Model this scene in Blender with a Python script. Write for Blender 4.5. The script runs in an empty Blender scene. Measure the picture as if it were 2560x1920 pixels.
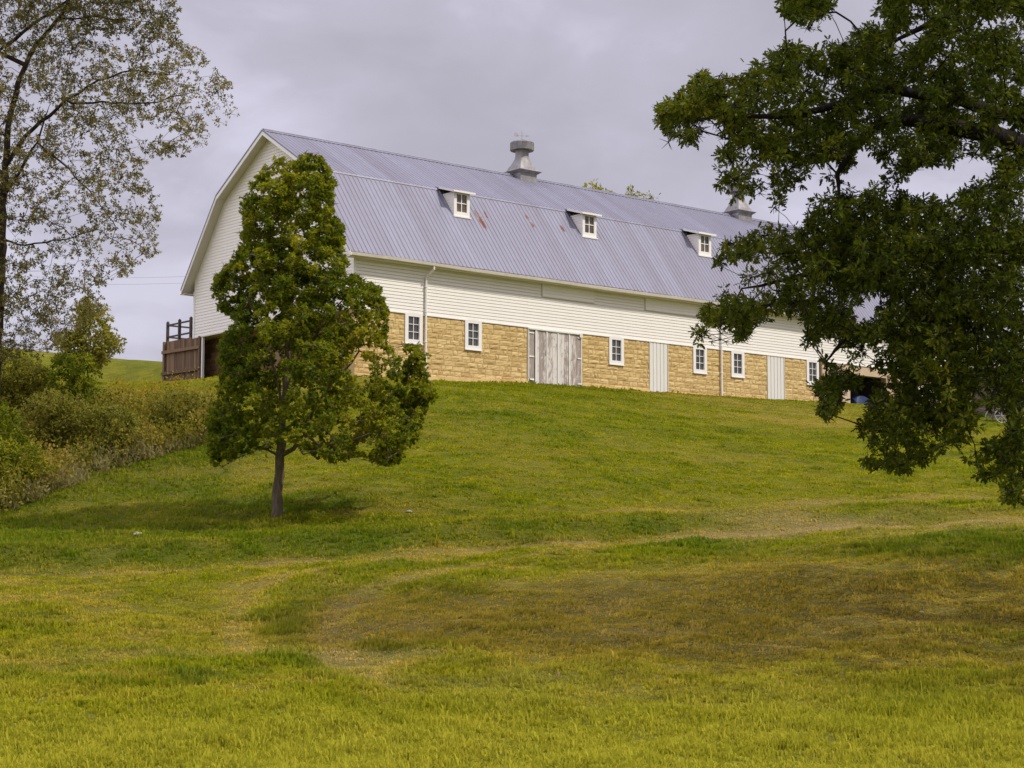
import bpy, math, random
import numpy as np
random.seed(7); rng = np.random.default_rng(11)
R = math.radians
S = bpy.context.scene

# ---------------------------------------------------------------- camera
FPX, PITCH, ROLL, EYE = 4613.0, 0.10565, -0.00223, 1.6
cam_data = bpy.data.cameras.new('camera'); cam = bpy.data.objects.new('camera', cam_data)
S.collection.objects.link(cam); S.camera = cam
cam_data.sensor_width = 36.0; cam_data.lens = 36.0 * FPX / 2560.0
cam_data.clip_end = 5000; cam_data.clip_start = 0.1
cam.location = (0, 0, EYE); cam.rotation_euler = (R(90) + PITCH, ROLL, 0)

# ---------------------------------------------------------------- light
SUN_EL = R(50); SDX, SDY = 0.948, -0.318           # towards the sun, horizontally
sun_d = bpy.data.lights.new('sun', 'SUN'); sun = bpy.data.objects.new('sun', sun_d)
S.collection.objects.link(sun)
sun_d.energy = 2.9; sun_d.angle = R(1.6); sun_d.color = (1.0, 0.945, 0.85)
SD = np.array([SDX*math.cos(SUN_EL), SDY*math.cos(SUN_EL), math.sin(SUN_EL)])
from mathutils import Vector
sun.rotation_euler = Vector(SD).to_track_quat('Z', 'Y').to_euler()
sun.location = (40, -20, 60)

S.view_settings.view_transform = 'Standard'; S.view_settings.look = 'None'
S.view_settings.gamma = 1.0; S.view_settings.exposure = 0.12

# node helper
class NT:
    def __init__(s, tree): s.t = tree; tree.nodes.clear()
    def n(s, typ, ins=None, **kw):
        nd = s.t.nodes.new(typ)
        for k, v in kw.items(): setattr(nd, k, v)
        for k, v in (ins or {}).items():
            if hasattr(v, 'links') and hasattr(v, 'node'): s.t.links.new(v, nd.inputs[k])
            else: nd.inputs[k].default_value = v
        return nd
    def math(s, op, a, b=0.0, c=None, clamp=False):
        d = {0: a, 1: b}
        if c is not None: d[2] = c
        return s.n('ShaderNodeMath', d, operation=op, use_clamp=clamp).outputs[0]
    def noise(s, vec, scale, detail=4.0, rough=0.55, dist=0.0):
        return s.n('ShaderNodeTexNoise', {'Vector': vec, 'Scale': scale, 'Detail': detail, 'Roughness': rough, 'Distortion': dist}).outputs['Fac']
    def ramp(s, fac, stops):
        nd = s.n('ShaderNodeValToRGB', {0: fac}); e = nd.color_ramp.elements
        while len(e) > 1: e.remove(e[-1])
        for i, (p, c) in enumerate(stops):
            el = e[0] if i == 0 else e.new(p)
            el.position = p; el.color = (*c, 1) if len(c) == 3 else c
        return nd.outputs[0]
    def mix(s, fac, a, b, mode='MIX'):
        nd = s.n('ShaderNodeMix', data_type='RGBA', blend_type=mode)
        for k, v in ((0, fac), (6, a), (7, b)):
            if hasattr(v, 'links') and hasattr(v, 'node'): s.t.links.new(v, nd.inputs[k])
            else: nd.inputs[k].default_value = (*v, 1) if isinstance(v, tuple) and len(v) == 3 else v
        return nd.outputs[2]
    def mapr(s, v, a, b, c, d):
        return s.n('ShaderNodeMapRange', {0: v, 1: a, 2: b, 3: c, 4: d}).outputs[0]
    def scale(s, vec, sc): return s.n('ShaderNodeMapping', {'Vector': vec, 'Scale': sc}).outputs[0]

world = bpy.data.worlds.new('World'); S.world = world; world.use_nodes = True
w = NT(world.node_tree)
sky = w.n('ShaderNodeTexSky', sky_type='NISHITA', sun_disc=False, sun_elevation=SUN_EL,
          sun_rotation=math.atan2(SDX, SDY), air_density=1.0, dust_density=1.5)
skyc = w.mix(1.0, sky.outputs[0], (0.09, 0.09, 0.09), 'MULTIPLY')
tc = w.n('ShaderNodeTexCoord').outputs['Generated']
sep = w.n('ShaderNodeSeparateXYZ', {0: tc})
zz = w.math('MAXIMUM', sep.outputs[2], 0.0)
# cloud layer seen in perspective: direction projected on a high plane
den = w.math('ADD', zz, 0.50)
cv = w.n('ShaderNodeCombineXYZ', {0: w.math('DIVIDE', sep.outputs[0], den), 1: w.math('DIVIDE', sep.outputs[1], den), 2: 0.0}).outputs[0]
n1 = w.noise(w.scale(cv, (1.2, 1.5, 1.0)), 2.7, 6.0, 0.48, 0.5)
n2 = w.noise(w.scale(cv, (1.0, 1.3, 1.0)), 8.0, 6.0, 0.55, 0.4)
nn = w.math('ADD', w.math('MULTIPLY', n1, 0.64), w.math('MULTIPLY', n2, 0.36))
# lower clouds paler towards the horizon
nn2 = w.math('ADD', nn, w.mapr(zz, 0.0, 0.34, 0.085, -0.02))
cloud = w.ramp(nn2, [(0.28, (0.440, 0.412, 0.480)), (0.42, (0.475, 0.447, 0.520)), (0.52, (0.530, 0.502, 0.595)), (0.62, (0.65, 0.625, 0.745))])
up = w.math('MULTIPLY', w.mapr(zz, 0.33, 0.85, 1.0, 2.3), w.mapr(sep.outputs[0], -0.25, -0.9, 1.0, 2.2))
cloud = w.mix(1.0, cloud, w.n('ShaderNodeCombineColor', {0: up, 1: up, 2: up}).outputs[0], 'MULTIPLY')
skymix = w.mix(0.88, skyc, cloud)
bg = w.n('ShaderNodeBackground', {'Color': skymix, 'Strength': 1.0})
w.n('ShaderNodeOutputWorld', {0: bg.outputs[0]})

# ---------------------------------------------------------------- helpers
cP, sP = math.cos(PITCH), math.sin(PITCH)
def P(px, py, depth):
    """A point of the place seen at px,py (2560x1920) at the given horizontal distance."""
    a, b = (px-1280)/FPX, -(py-960)/FPX
    cr, sr = math.cos(-ROLL), math.sin(-ROLL)
    a, b = a*cr + b*sr, -a*sr + b*cr
    fy, fz = cP - b*sP, sP + b*cP
    k = depth/fy
    return np.array([a*k, depth, EYE + fz*k])

def link(o, parent=None):
    S.collection.objects.link(o)
    if parent is not None: o.parent = parent
    return o
def tag(o, label=None, cat=None, group=None, kind=None):
    if label: o['label'] = label
    if cat: o['category'] = cat
    if group: o['group'] = group
    if kind: o['kind'] = kind
    return o
def empty(name, loc=(0, 0, 0), rz=0.0):
    o = bpy.data.objects.new(name, None); link(o); o.location = loc; o.rotation_euler = (0, 0, rz); return o

class MB:
    """collects polygons; build() links them as one mesh object"""
    def __init__(s): s.v = []; s.f = []; s.r = []; s.n = 0
    def add(s, verts, faces, rnd=None):
        b = s.n; s.v.extend([tuple(map(float, q)) for q in verts]); s.n += len(verts)
        for f in faces: s.f.append([b+i for i in f]); s.r.append(random.random() if rnd is None else rnd)
    def box(s, a, b, rnd=None):
        x0, y0, z0 = a; x1, y1, z1 = b
        s.add([(x0,y0,z0),(x1,y0,z0),(x1,y1,z0),(x0,y1,z0),(x0,y0,z1),(x1,y0,z1),(x1,y1,z1),(x0,y1,z1)],
              [(0,3,2,1),(4,5,6,7),(0,1,5,4),(1,2,6,5),(2,3,7,6),(3,0,4,7)], random.random() if rnd is None else rnd)
    def bar(s, p, q, w_, h, rnd=None):
        p = np.array(p, float); q = np.array(q, float); d = q-p; d /= np.linalg.norm(d)
        up_ = np.array([0,0,1.0]) if abs(d[2]) < 0.95 else np.array([0,1.0,0])
        a = np.cross(d, up_); a /= np.linalg.norm(a); b = np.cross(a, d)
        vs = [e + i*a*w_/2 + j*b*h/2 for e in (p, q) for i, j in ((-1,-1),(1,-1),(1,1),(-1,1))]
        s.add(vs, [(0,1,2,3),(7,6,5,4),(0,4,5,1),(1,5,6,2),(2,6,7,3),(3,7,4,0)], random.random() if rnd is None else rnd)
    def tube(s, pts, rad, sides=8, cap=True):
        pts = [np.array(p, float) for p in pts]; n = len(pts)
        if not hasattr(rad, '__len__'): rad = [rad]*n
        vs = []; prev = None
        for i, p in enumerate(pts):
            d = pts[min(i+1, n-1)] - pts[max(i-1, 0)]; d /= (np.linalg.norm(d)+1e-9)
            if prev is None:
                up_ = np.array([0,0,1.0]) if abs(d[2]) < 0.9 else np.array([1.0,0,0])
                a = np.cross(d, up_)
            else: a = prev - d*(prev@d)
            a /= (np.linalg.norm(a)+1e-9); prev = a; b = np.cross(d, a)
            for k in range(sides):
                t = 2*math.pi*k/sides; vs.append(p + rad[i]*(math.cos(t)*a + math.sin(t)*b))
        fs = [(i*sides+k, i*sides+(k+1)%sides, (i+1)*sides+(k+1)%sides, (i+1)*sides+k) for i in range(n-1) for k in range(sides)]
        if cap: fs += [tuple(range(sides))[::-1], tuple((n-1)*sides+k for k in range(sides))]
        s.add(vs, fs, random.random())
    def lathe(s, c, prof, sides=24):
        vs = []
        for r_, z in prof:
            for k in range(sides):
                t = 2*math.pi*k/sides; vs.append((c[0]+r_*math.cos(t), c[1]+r_*math.sin(t), c[2]+z))
        fs = [(i*sides+k, i*sides+(k+1)%sides, (i+1)*sides+(k+1)%sides, (i+1)*sides+k) for i in range(len(prof)-1) for k in range(sides)]
        s.add(vs, fs, random.random())
    def build(s, name, mat, parent=None, smooth=False):
        me = bpy.data.meshes.new(name); me.from_pydata(s.v, [], s.f)
        at_ = me.attributes.new('rnd', 'FLOAT', 'FACE'); at_.data.foreach_set('value', np.array(s.r, dtype=np.float32))
        if smooth: me.shade_smooth()
        me.materials.append(mat); o = bpy.data.objects.new(name, me); link(o, parent); return o

def fast_mesh(name, V, groups, mat, parent=None, attrs=None, smooth=False):
    """V (n,3); groups: list of (m,k) index arrays; attrs: dict name -> per-face array"""
    me = bpy.data.meshes.new(name)
    me.vertices.add(len(V)); me.vertices.foreach_set('co', np.ascontiguousarray(V, dtype=np.float32).ravel())
    loops = np.concatenate([g.ravel() for g in groups]).astype(np.int32)
    tot = np.concatenate([np.full(len(g), g.shape[1], np.int32) for g in groups])
    st = np.concatenate([[0], np.cumsum(tot)[:-1]]).astype(np.int32)
    me.loops.add(len(loops)); me.loops.foreach_set('vertex_index', loops)
    me.polygons.add(len(tot)); me.polygons.foreach_set('loop_start', st)
    try: me.polygons.foreach_set('loop_total', tot)
    except Exception: pass
    me.update(calc_edges=True)
    for k, a in (attrs or {}).items():
        dom = 'FACE' if len(a) == len(tot) else 'POINT'
        at_ = me.attributes.new(k, 'FLOAT', dom); at_.data.foreach_set('value', np.asarray(a, dtype=np.float32))
    if smooth: me.shade_smooth()
    me.materials.append(mat); o = bpy.data.objects.new(name, me); link(o, parent); return o

def mat_base(name):
    m = bpy.data.materials.new(name); m.use_nodes = True; return m, NT(m.node_tree)
def finish(t, shader): t.n('ShaderNodeOutputMaterial', {0: shader})
def principled(t, col, rough=0.7, metal=0.0, bump=None, bstr=0.3, bdist=0.01, spec=0.4):
    d = {'Base Color': col if not isinstance(col, tuple) else (*col, 1), 'Roughness': rough, 'Metallic': metal, 'Specular IOR Level': spec}
    if bump is not None:
        d['Normal'] = t.n('ShaderNodeBump', {'Height': bump, 'Strength': bstr, 'Distance': bdist}).outputs[0]
    return t.n('ShaderNodeBsdfPrincipled', d).outputs[0]
def attr(t, name): return t.n('ShaderNodeAttribute', attribute_name=name).outputs['Fac']
def objco(t): return t.n('ShaderNodeTexCoord').outputs['Object']
def poscо(t): return t.n('ShaderNodeNewGeometry').outputs['Position']

# ---------------------------------------------------------------- materials
def m_paint(name, col, dirt=(0.5, 0.46, 0.38), amt=0.25, rough=0.55):
    m, t = mat_base(name); o = objco(t)
    n = t.noise(o, 1.3, 6, 0.6); n3 = t.noise(t.scale(o, (6, 6, 0.7)), 2.0, 5, 0.6)
    f = t.math('MULTIPLY', t.mapr(t.math('MULTIPLY', n, n3), 0.15, 0.45, 0.0, 1.0), amt)
    f = t.math('ADD', f, t.math('MULTIPLY', attr(t, 'rnd'), 0.06))
    finish(t, principled(t, t.mix(f, col, dirt), rough, bump=n3, bstr=0.08)); return m
M_SIDING = m_paint('vinyl_siding', (0.86, 0.82, 0.755), (0.62, 0.57, 0.49), 0.14)
M_TRIM = m_paint('white_trim', (0.84, 0.815, 0.775), (0.55, 0.5, 0.42), 0.12, 0.45)
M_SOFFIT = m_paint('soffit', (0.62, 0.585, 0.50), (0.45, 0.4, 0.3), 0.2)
M_GUTTER = m_paint('gutter_paint', (0.70, 0.655, 0.56), (0.42, 0.36, 0.25), 0.45, 0.4)
M_DOORW = m_paint('white_panel', (0.76, 0.74, 0.68), (0.5, 0.46, 0.38), 0.2, 0.45)

def m_wood(name, a, b, sc=(8, 8, 0.6), rough=0.85):
    m, t = mat_base(name); o = objco(t)
    n = t.noise(t.scale(o, sc), 3.0, 8, 0.65); v = attr(t, 'rnd')
    f = t.math('ADD', t.math('MULTIPLY', n, 0.75), t.math('MULTIPLY', v, 0.45))
    finish(t, principled(t, t.ramp(f, [(0.3, a), (0.75, b)]), rough, bump=n, bstr=0.5, bdist=0.01)); return m
M_BROWNWOOD = m_wood('brown_planks', (0.075, 0.042, 0.022), (0.24, 0.15, 0.085))
M_RAILWOOD = m_wood('weathered_rail', (0.035, 0.027, 0.022), (0.085, 0.065, 0.05))
M_GREYBROWN = m_wood('greybrown_boards', (0.10, 0.075, 0.06), (0.22, 0.17, 0.14))

# weathered barn door with flaking white paint
m, t = mat_base('flaking_paint_door'); o = objco(t)
grain = t.noise(t.scale(o, (14, 14, 0.9)), 2.5, 8, 0.7)
flake = t.noise(t.scale(o, (5.5, 5.5, 1.5)), 2.2, 8, 0.72, 0.4)
wood = t.ramp(grain, [(0.3, (0.24, 0.19, 0.16)), (0.7, (0.43, 0.36, 0.32))])
f = t.math('ADD', flake, t.math('MULTIPLY', attr(t, 'rnd'), 0.22))
paint = t.mapr(f, 0.56, 0.68, 0.0, 1.0)
finish(t, principled(t, t.mix(paint, wood, (0.68, 0.63, 0.58)), 0.8, bump=t.math('ADD', grain, paint), bstr=0.35, bdist=0.01)); M_OLDDOOR = m

# stone
def m_stone(name, dark, midc, light):
    m, t = mat_base(name); o = objco(t)
    n = t.noise(o, 9.0, 8, 0.62); n2 = t.noise(o, 1.1, 4, 0.6); n3 = t.noise(o, 32.0, 5, 0.7)
    f = t.math('ADD', t.math('MULTIPLY', attr(t, 'rnd'), 0.42), t.math('ADD', t.math('MULTIPLY', n, 0.5), t.math('MULTIPLY', n2, 0.25)))
    c = t.ramp(f, [(0.28, dark), (0.55, midc), (0.85, light)])
    finish(t, principled(t, c, 0.92, bump=t.math('ADD', n, t.math('MULTIPLY', n3, 0.5)), bstr=0.55, bdist=0.03, spec=0.2)); return m
M_STONE = m_stone('tan_limestone', (0.46, 0.31, 0.125), (0.60, 0.425, 0.18), (0.70, 0.52, 0.245))
M_MORTAR = m_stone('tan_mortar', (0.44, 0.30, 0.125), (0.53, 0.375, 0.165), (0.62, 0.46, 0.22))
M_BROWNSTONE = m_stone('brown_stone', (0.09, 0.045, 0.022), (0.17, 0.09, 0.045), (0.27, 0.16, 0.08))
M_PEACH = m_stone('peach_stucco', (0.46, 0.33, 0.21), (0.56, 0.42, 0.28), (0.64, 0.50, 0.35))

# roof metal with rust spots
RUST = [(6.75, 4.07, 0.15, 0.34), (6.70, 4.30, 0.09, 0.2), (7.18, 4.42, 0.06, 0.16), (9.38, 4.60, 0.085, 0.12), (9.43, 4.30, 0.08, 0.12), (11.03, 4.36, 0.085, 0.15)]
def m_roof(name, rust=True):
    m, t = mat_base(name); o = objco(t); sp = t.n('ShaderNodeSeparateXYZ', {0: o})
    n = t.noise(t.scale(o, (2.2, 0.25, 0.25)), 1.6, 6, 0.6); n2 = t.noise(t.scale(o, (1, 1, 1)), 3.0, 8, 0.6)
    sheet = t.n('ShaderNodeTexWhiteNoise', {'W': t.math('FLOOR', t.math('DIVIDE', sp.outputs[0], 0.8))}, noise_dimensions='1D').outputs[0]
    f = t.math('ADD', t.math('MULTIPLY', n, 0.5), t.math('ADD', t.math('MULTIPLY', n2, 0.28), t.math('MULTIPLY', sheet, 0.20)))
    c = t.ramp(f, [(0.25, (0.180, 0.168, 0.205)), (0.55, (0.220, 0.216, 0.270)), (0.85, (0.275, 0.287, 0.360))])
    rgh = 0.5; met = 0.25
    if rust:
        tot = None
        wob = t.math('MULTIPLY', t.math('SUBTRACT', t.noise(o, 7.0, 6, 0.7), 0.5), 2.3)
        for (x, z, rx, rz) in RUST:
            dx = t.math('DIVIDE', t.math('SUBTRACT', sp.outputs[0], x), rx)
            dz = t.math('DIVIDE', t.math('SUBTRACT', sp.outputs[2], z), rz)
            d = t.math('SQRT', t.math('ADD', t.math('MULTIPLY', dx, dx), t.math('MULTIPLY', dz, dz)))
            v = t.mapr(t.math('ADD', d, wob), 0.85, 1.1, 1.0, 0.0)
            tot = v if tot is None else t.math('MAXIMUM', tot, v)
        c = t.mix(tot, c, t.ramp(n2, [(0.3, (0.10, 0.034, 0.018)), (0.5, (0.17, 0.062, 0.035)), (0.66, (0.22, 0.17, 0.17))]))
    finish(t, principled(t, c, rgh, met, bump=n2, bstr=0.12, bdist=0.02)); return m
M_ROOF = m_roof('corrugated_metal')
m, t = mat_base('galvanized'); o = objco(t)
n = t.noise(o, 3.5, 8, 0.6); n2 = t.noise(t.scale(o, (3, 3, 0.8)), 2.5, 5, 0.6)
finish(t, principled(t, t.ramp(t.math('ADD', t.math('MULTIPLY', n, 0.6), t.math('MULTIPLY', n2, 0.5)),
       [(0.35, (0.17, 0.16, 0.165)), (0.6, (0.29, 0.275, 0.275)), (0.8, (0.48, 0.46, 0.42))]), 0.62, 0.25, bump=n, bstr=0.1)); M_GALV = m
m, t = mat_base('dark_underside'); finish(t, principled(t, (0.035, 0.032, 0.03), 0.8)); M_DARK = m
m, t = mat_base('window_glass'); o = objco(t)
finish(t, principled(t, t.ramp(t.noise(o, 1.2, 3), [(0.3, (0.035, 0.035, 0.038)), (0.7, (0.085, 0.08, 0.075))]), 0.08, spec=0.7)); M_GLASS = m
m, t = mat_base('curtained_glass'); o = objco(t)
finish(t, principled(t, t.ramp(t.noise(o, 2.2, 3), [(0.3, (0.04, 0.035, 0.025)), (0.75, (0.20, 0.14, 0.09))]), 0.15, spec=0.6)); M_GLASS2 = m
m, t = mat_base('blue_tarp'); finish(t, principled(t, (0.010, 0.025, 0.085), 0.5)); M_BLUE = m
m, t = mat_base('yellow_crate'); finish(t, principled(t, (0.5, 0.36, 0.09), 0.7)); M_YELLOW = m
m, t = mat_base('red_paint'); finish(t, principled(t, (0.45, 0.14, 0.10), 0.6)); M_RED = m
m, t = mat_base('cable'); finish(t, principled(t, (0.36, 0.34, 0.37), 0.6)); M_CABLE = m

def m_bark(name, a, b):
    m, t = mat_base(name); o = objco(t)
    n = t.noise(t.scale(o, (7, 7, 1.2)), 3.0, 8, 0.7)
    finish(t, principled(t, t.ramp(n, [(0.3, a), (0.7, b)]), 0.95, bump=n, bstr=0.9, bdist=0.03, spec=0.15)); return m
M_BARK_OAK = m_bark('oak_bark', (0.010, 0.008, 0.007), (0.040, 0.032, 0.027))
M_BARK_MAPLE = m_bark('maple_bark', (0.075, 0.056, 0.036), (0.22, 0.172, 0.118))
M_BARK_PALE = m_bark('grey_bark', (0.020, 0.015, 0.010), (0.075, 0.056, 0.040))

def m_leaf(name, stops, trans=0.35, rough=0.55, tcol=1.5):
    m, t = mat_base(name)
    n = t.noise(poscо(t), 1.1, 3, 0.6)
    f = t.math('ADD', t.math('MULTIPLY', attr(t, 'rnd'), 0.62), t.math('MULTIPLY', n, 0.38))
    c = t.ramp(f, stops)
    pr = principled(t, c, 0.7, spec=0.08)
    tr = t.n('ShaderNodeBsdfTranslucent', {'Color': t.mix(1.0, c, (tcol, tcol*0.95, tcol*0.5), 'MULTIPLY')}).outputs[0]
    finish(t, t.n('ShaderNodeMixShader', {0: trans, 1: pr, 2: tr}).outputs[0]); return m
M_OAKLEAF = m_leaf('oak_leaf', [(0.10, (0.014, 0.026, 0.003)), (0.42, (0.042, 0.064, 0.005)), (0.74, (0.115, 0.135, 0.010)), (0.92, (0.21, 0.19, 0.022)), (1.0, (0.22, 0.13, 0.04))], 0.33)
M_MAPLELEAF = m_leaf('maple_leaf', [(0.12, (0.032, 0.058, 0.005)), (0.38, (0.085, 0.125, 0.007)), (0.62, (0.195, 0.220, 0.014)), (0.84, (0.36, 0.33, 0.026)), (1.0, (0.42, 0.30, 0.04))], 0.42)
M_PALELEAF = m_leaf('fading_leaf', [(0.12, (0.052, 0.052, 0.012)), (0.45, (0.145, 0.132, 0.042)), (0.8, (0.29, 0.255, 0.125)), (1.0, (0.38, 0.33, 0.22))], 0.5)
M_SHRUBLEAF = m_leaf('shrub_leaf', [(0.1, (0.07, 0.08, 0.012)), (0.4, (0.17, 0.175, 0.025)), (0.75, (0.31, 0.29, 0.06)), (1.0, (0.42, 0.38, 0.12))], 0.45)
M_BRUSH = m_leaf('brush_leaf', [(0.08, (0.060, 0.070, 0.010)), (0.35, (0.150, 0.150, 0.018)), (0.6, (0.26, 0.225, 0.028)), (0.8, (0.30, 0.21, 0.055)), (1.0, (0.42, 0.31, 0.12))], 0.3)
M_GOLD = m_leaf('goldenrod_bloom', [(0.1, (0.13, 0.115, 0.018)), (0.5, (0.28, 0.21, 0.02)), (1.0, (0.48, 0.34, 0.025))], 0.3)

# ---------------------------------------------------------------- terrain
ROT = 0.692805; CB = np.array([-36.45246, -52.60568, -9.47416])       # barn frame -> world
cr_, sr_ = math.cos(ROT), math.sin(ROT)
def B(x, y, z=0.0):
    d = np.array([x, y, z]) - CB
    return np.array([cr_*d[0]-sr_*d[1], sr_*d[0]+cr_*d[1], d[2]+EYE])
BARN_LOC = B(0, 0, 0)
ctrl = []
def G(px, lst):
    for d, y in lst: ctrl.append(P(px, y, d))
G(-900, [(16, 1915), (24, 1610), (36, 1400), (50, 1180), (66, 950), (90, 890)])
G(0,    [(16, 1918), (20, 1745), (25, 1590), (30, 1470), (35, 1395), (38, 1345), (44, 1235), (52, 1090), (60, 975), (68, 925), (80, 915), (100, 925)])
G(350,  [(16, 1920), (20, 1745), (25, 1590), (30, 1465), (34.5, 1392), (38, 1325), (44, 1205), (52, 1082), (60, 1016), (68, 976), (80, 938), (100, 950)])
G(690,  [(16, 1920), (20, 1745), (25, 1585), (30, 1455), (34, 1382), (38, 1300), (44, 1185), (52, 1068), (60, 985)])
G(1100, [(16, 1920), (20, 1745), (25, 1575), (30, 1440), (34, 1368), (38, 1290), (44, 1170), (52, 1055), (60, 970)])
G(1500, [(16, 1920), (20, 1740), (25, 1560), (30, 1420), (34.5, 1348), (39, 1275), (46, 1160), (56, 1050), (66, 982)])
G(1900, [(16, 1920), (20, 1735), (25, 1545), (30, 1400), (35, 1330), (40, 1268), (48, 1175), (58, 1085), (68, 1022)])
G(2400, [(16, 1920), (20, 1730), (24, 1560), (28, 1420), (32, 1318), (37, 1290), (44, 1215), (54, 1120), (66, 1050), (78, 1022)])
G(3000, [(16, 1920), (20, 1725), (24, 1540), (28, 1400), (32, 1300), (40, 1262), (54, 1140), (70, 1060), (90, 1020)])
G(3900, [(20, 1760), (32, 1400), (54, 1190), (90, 1030)])
for X, z in ((-3, -2.5), (0, -2.46), (3.2, -2.39), (8.1, -2.14), (11.2, -2.09), (14.2, -2.04), (18.3, -2.0), (24.4, -1.93), (30, -1.92), (38, -1.92), (46, -1.95)):
    ctrl.append(B(X, -0.05, z))
for X, Y, z in ((0.2, 5, -2.1), (0.2, 9.2, -1.94), (-0.6, 12.6, -2.15), (-3, 11, -2.5), (20, 6, -2.0), (38, 6, -2.0), (0, 20, -1.9), (20, 16, -1.9), (40, 20, -2.0)):
    ctrl.append(B(X, Y, z))
for x, y, z in ((0, 6, 0.0), (-10, 5, 0.0), (10, 5, 0.05), (0, -20, 0), (-60, 0, 0), (60, 0, 0.4), (0, -100, -1), (-120, 60, 7), (120, 60, 8), (0, 140, 9), (-100, 150, 9), (100, 150, 8), (0, 260, 6), (-200, 260, 6), (200, 260, 6), (-200, -100, 0), (200, -100, 0)):
    ctrl.append(np.array([x, y, z], float))
ctrl = np.array(ctrl)
def _phi(r2): return 0.5*r2*np.log(r2+1e-9)
def _fit():
    A_ = ctrl[:, :2]/50.0; n = len(A_)
    d2 = ((A_[:, None]-A_[None])**2).sum(-1)
    K = _phi(d2) + 1e-4*np.eye(n); Q = np.hstack([np.ones((n, 1)), A_])
    M = np.block([[K, Q], [Q.T, np.zeros((3, 3))]])
    return A_, np.linalg.solve(M, np.concatenate([ctrl[:, 2], np.zeros(3)]))
_A, _w = _fit()
def H(x, y):
    x = np.atleast_1d(np.asarray(x, float)); y = np.atleast_1d(np.asarray(y, float)); out = np.empty(len(x))
    for i in range(0, len(x), 20000):
        q = np.stack([np.clip(x[i:i+20000], -220, 220), np.clip(y[i:i+20000], -120, 280)], 1)/50.0
        d2 = ((q[:, None]-_A[None])**2).sum(-1)
        out[i:i+20000] = _phi(d2)@_w[:-3] + _w[-3] + q@_w[-2:]
    return out
def vnoise(x, y, sc, seed):
    """smooth value noise"""
    r_ = np.random.default_rng(seed).random((128, 128)); u = x/sc; v = y/sc
    i = np.floor(u).astype(int); j = np.floor(v).astype(int); fu = u-i; fv = v-j
    fu = fu*fu*(3-2*fu); fv = fv*fv*(3-2*fv)
    g = lambda a, b: r_[a % 128, b % 128]
    return (g(i, j)*(1-fu)+g(i+1, j)*fu)*(1-fv) + (g(i, j+1)*(1-fu)+g(i+1, j+1)*fu)*fv
def poly_dist(x, y, pts):
    """distance to a polyline (world xy)"""
    d = np.full(len(x), 1e9)
    for (ax, ay), (bx, by) in zip(pts[:-1], pts[1:]):
        vx, vy = bx-ax, by-ay; t_ = np.clip(((x-ax)*vx+(y-ay)*vy)/(vx*vx+vy*vy), 0, 1)
        d = np.minimum(d, np.hypot(x-ax-t_*vx, y-ay-t_*vy))
    return d
def hit(px, py):
    """where the line of sight meets the ground"""
    ds = np.linspace(12, 90, 1600); q = np.array([P(px, py, d) for d in ds])
    g = H(q[:, 0], q[:, 1]); i = np.argmax(q[:, 2] < g) if (q[:, 2] < g).any() else len(ds)-1
    return q[i, 0], q[i, 1]
TRACK = [hit(*q) for q in ((-200, 1440), (150, 1428), (500, 1415), (800, 1395), (1100, 1375), (1400, 1357), (1700, 1338), (2000, 1318), (2300, 1300), (2600, 1285))]
def bumps(x, y):
    b = 1.5*(0.03*np.sin(2.1*x+0.7*y+np.sin(1.3*y))*np.sin(1.7*y-0.4*x) + 0.018*np.sin(5.3*x+1.1*y)*np.sin(4.7*y+0.9*x+1.0) + 0.03*np.sin(0.8*x+1.2)*np.sin(0.6*y+0.3*x)) + 0.05*(vnoise(x, y, 0.55, 77)-0.5)*np.clip((y-19)/3, 0, 1)
    k = np.clip((60-y)/20, 0, 1)*np.clip((y-2)/5, 0, 1); return b*(0.25+0.75*k)
def HG(x, y):
    x = np.atleast_1d(x); y = np.atleast_1d(y); sd = bank(x, y)          # a little terrace: flat track, steeper bank above
    st = np.clip((sd-0.5)/1.6, 0, 1); st = st*st*(3-2*st)
    lip = 0.30*st*np.exp(-np.clip(sd-1.6, 0, 99)/1.6) - 0.10*np.exp(-((sd+0.1)/0.8)**2)
    kn = 0.22*np.exp(-((x-6.2)**2/9+(y-27.6)**2/2.2))
    return H(x, y) + bumps(x, y) + lip*np.clip((x+14)/4, 0, 1)*np.clip((40-y)/3, 0, 1) + kn
def axis(a, b, s, lim):
    c = list(np.arange(a, b, s)); st = s; v = b
    while v < lim: c.append(v); st *= 1.25; v += st
    st = s; v = a - s
    while v > -lim: c.insert(0, v); st *= 1.25; v -= st
    return np.array(c)
def bank(x, y):
    """distance uphill (+) or downhill (-) of the mown track"""
    T = np.array(TRACK); return y-np.interp(x, T[:, 0], T[:, 1])
gx = axis(-26, 32, 0.33, 900); gy = axis(8, 76, 0.33, 900)
XX, YY = np.meshgrid(gx, gy); xs, ys = XX.ravel(), YY.ravel()
zs = HG(xs, ys)

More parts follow.
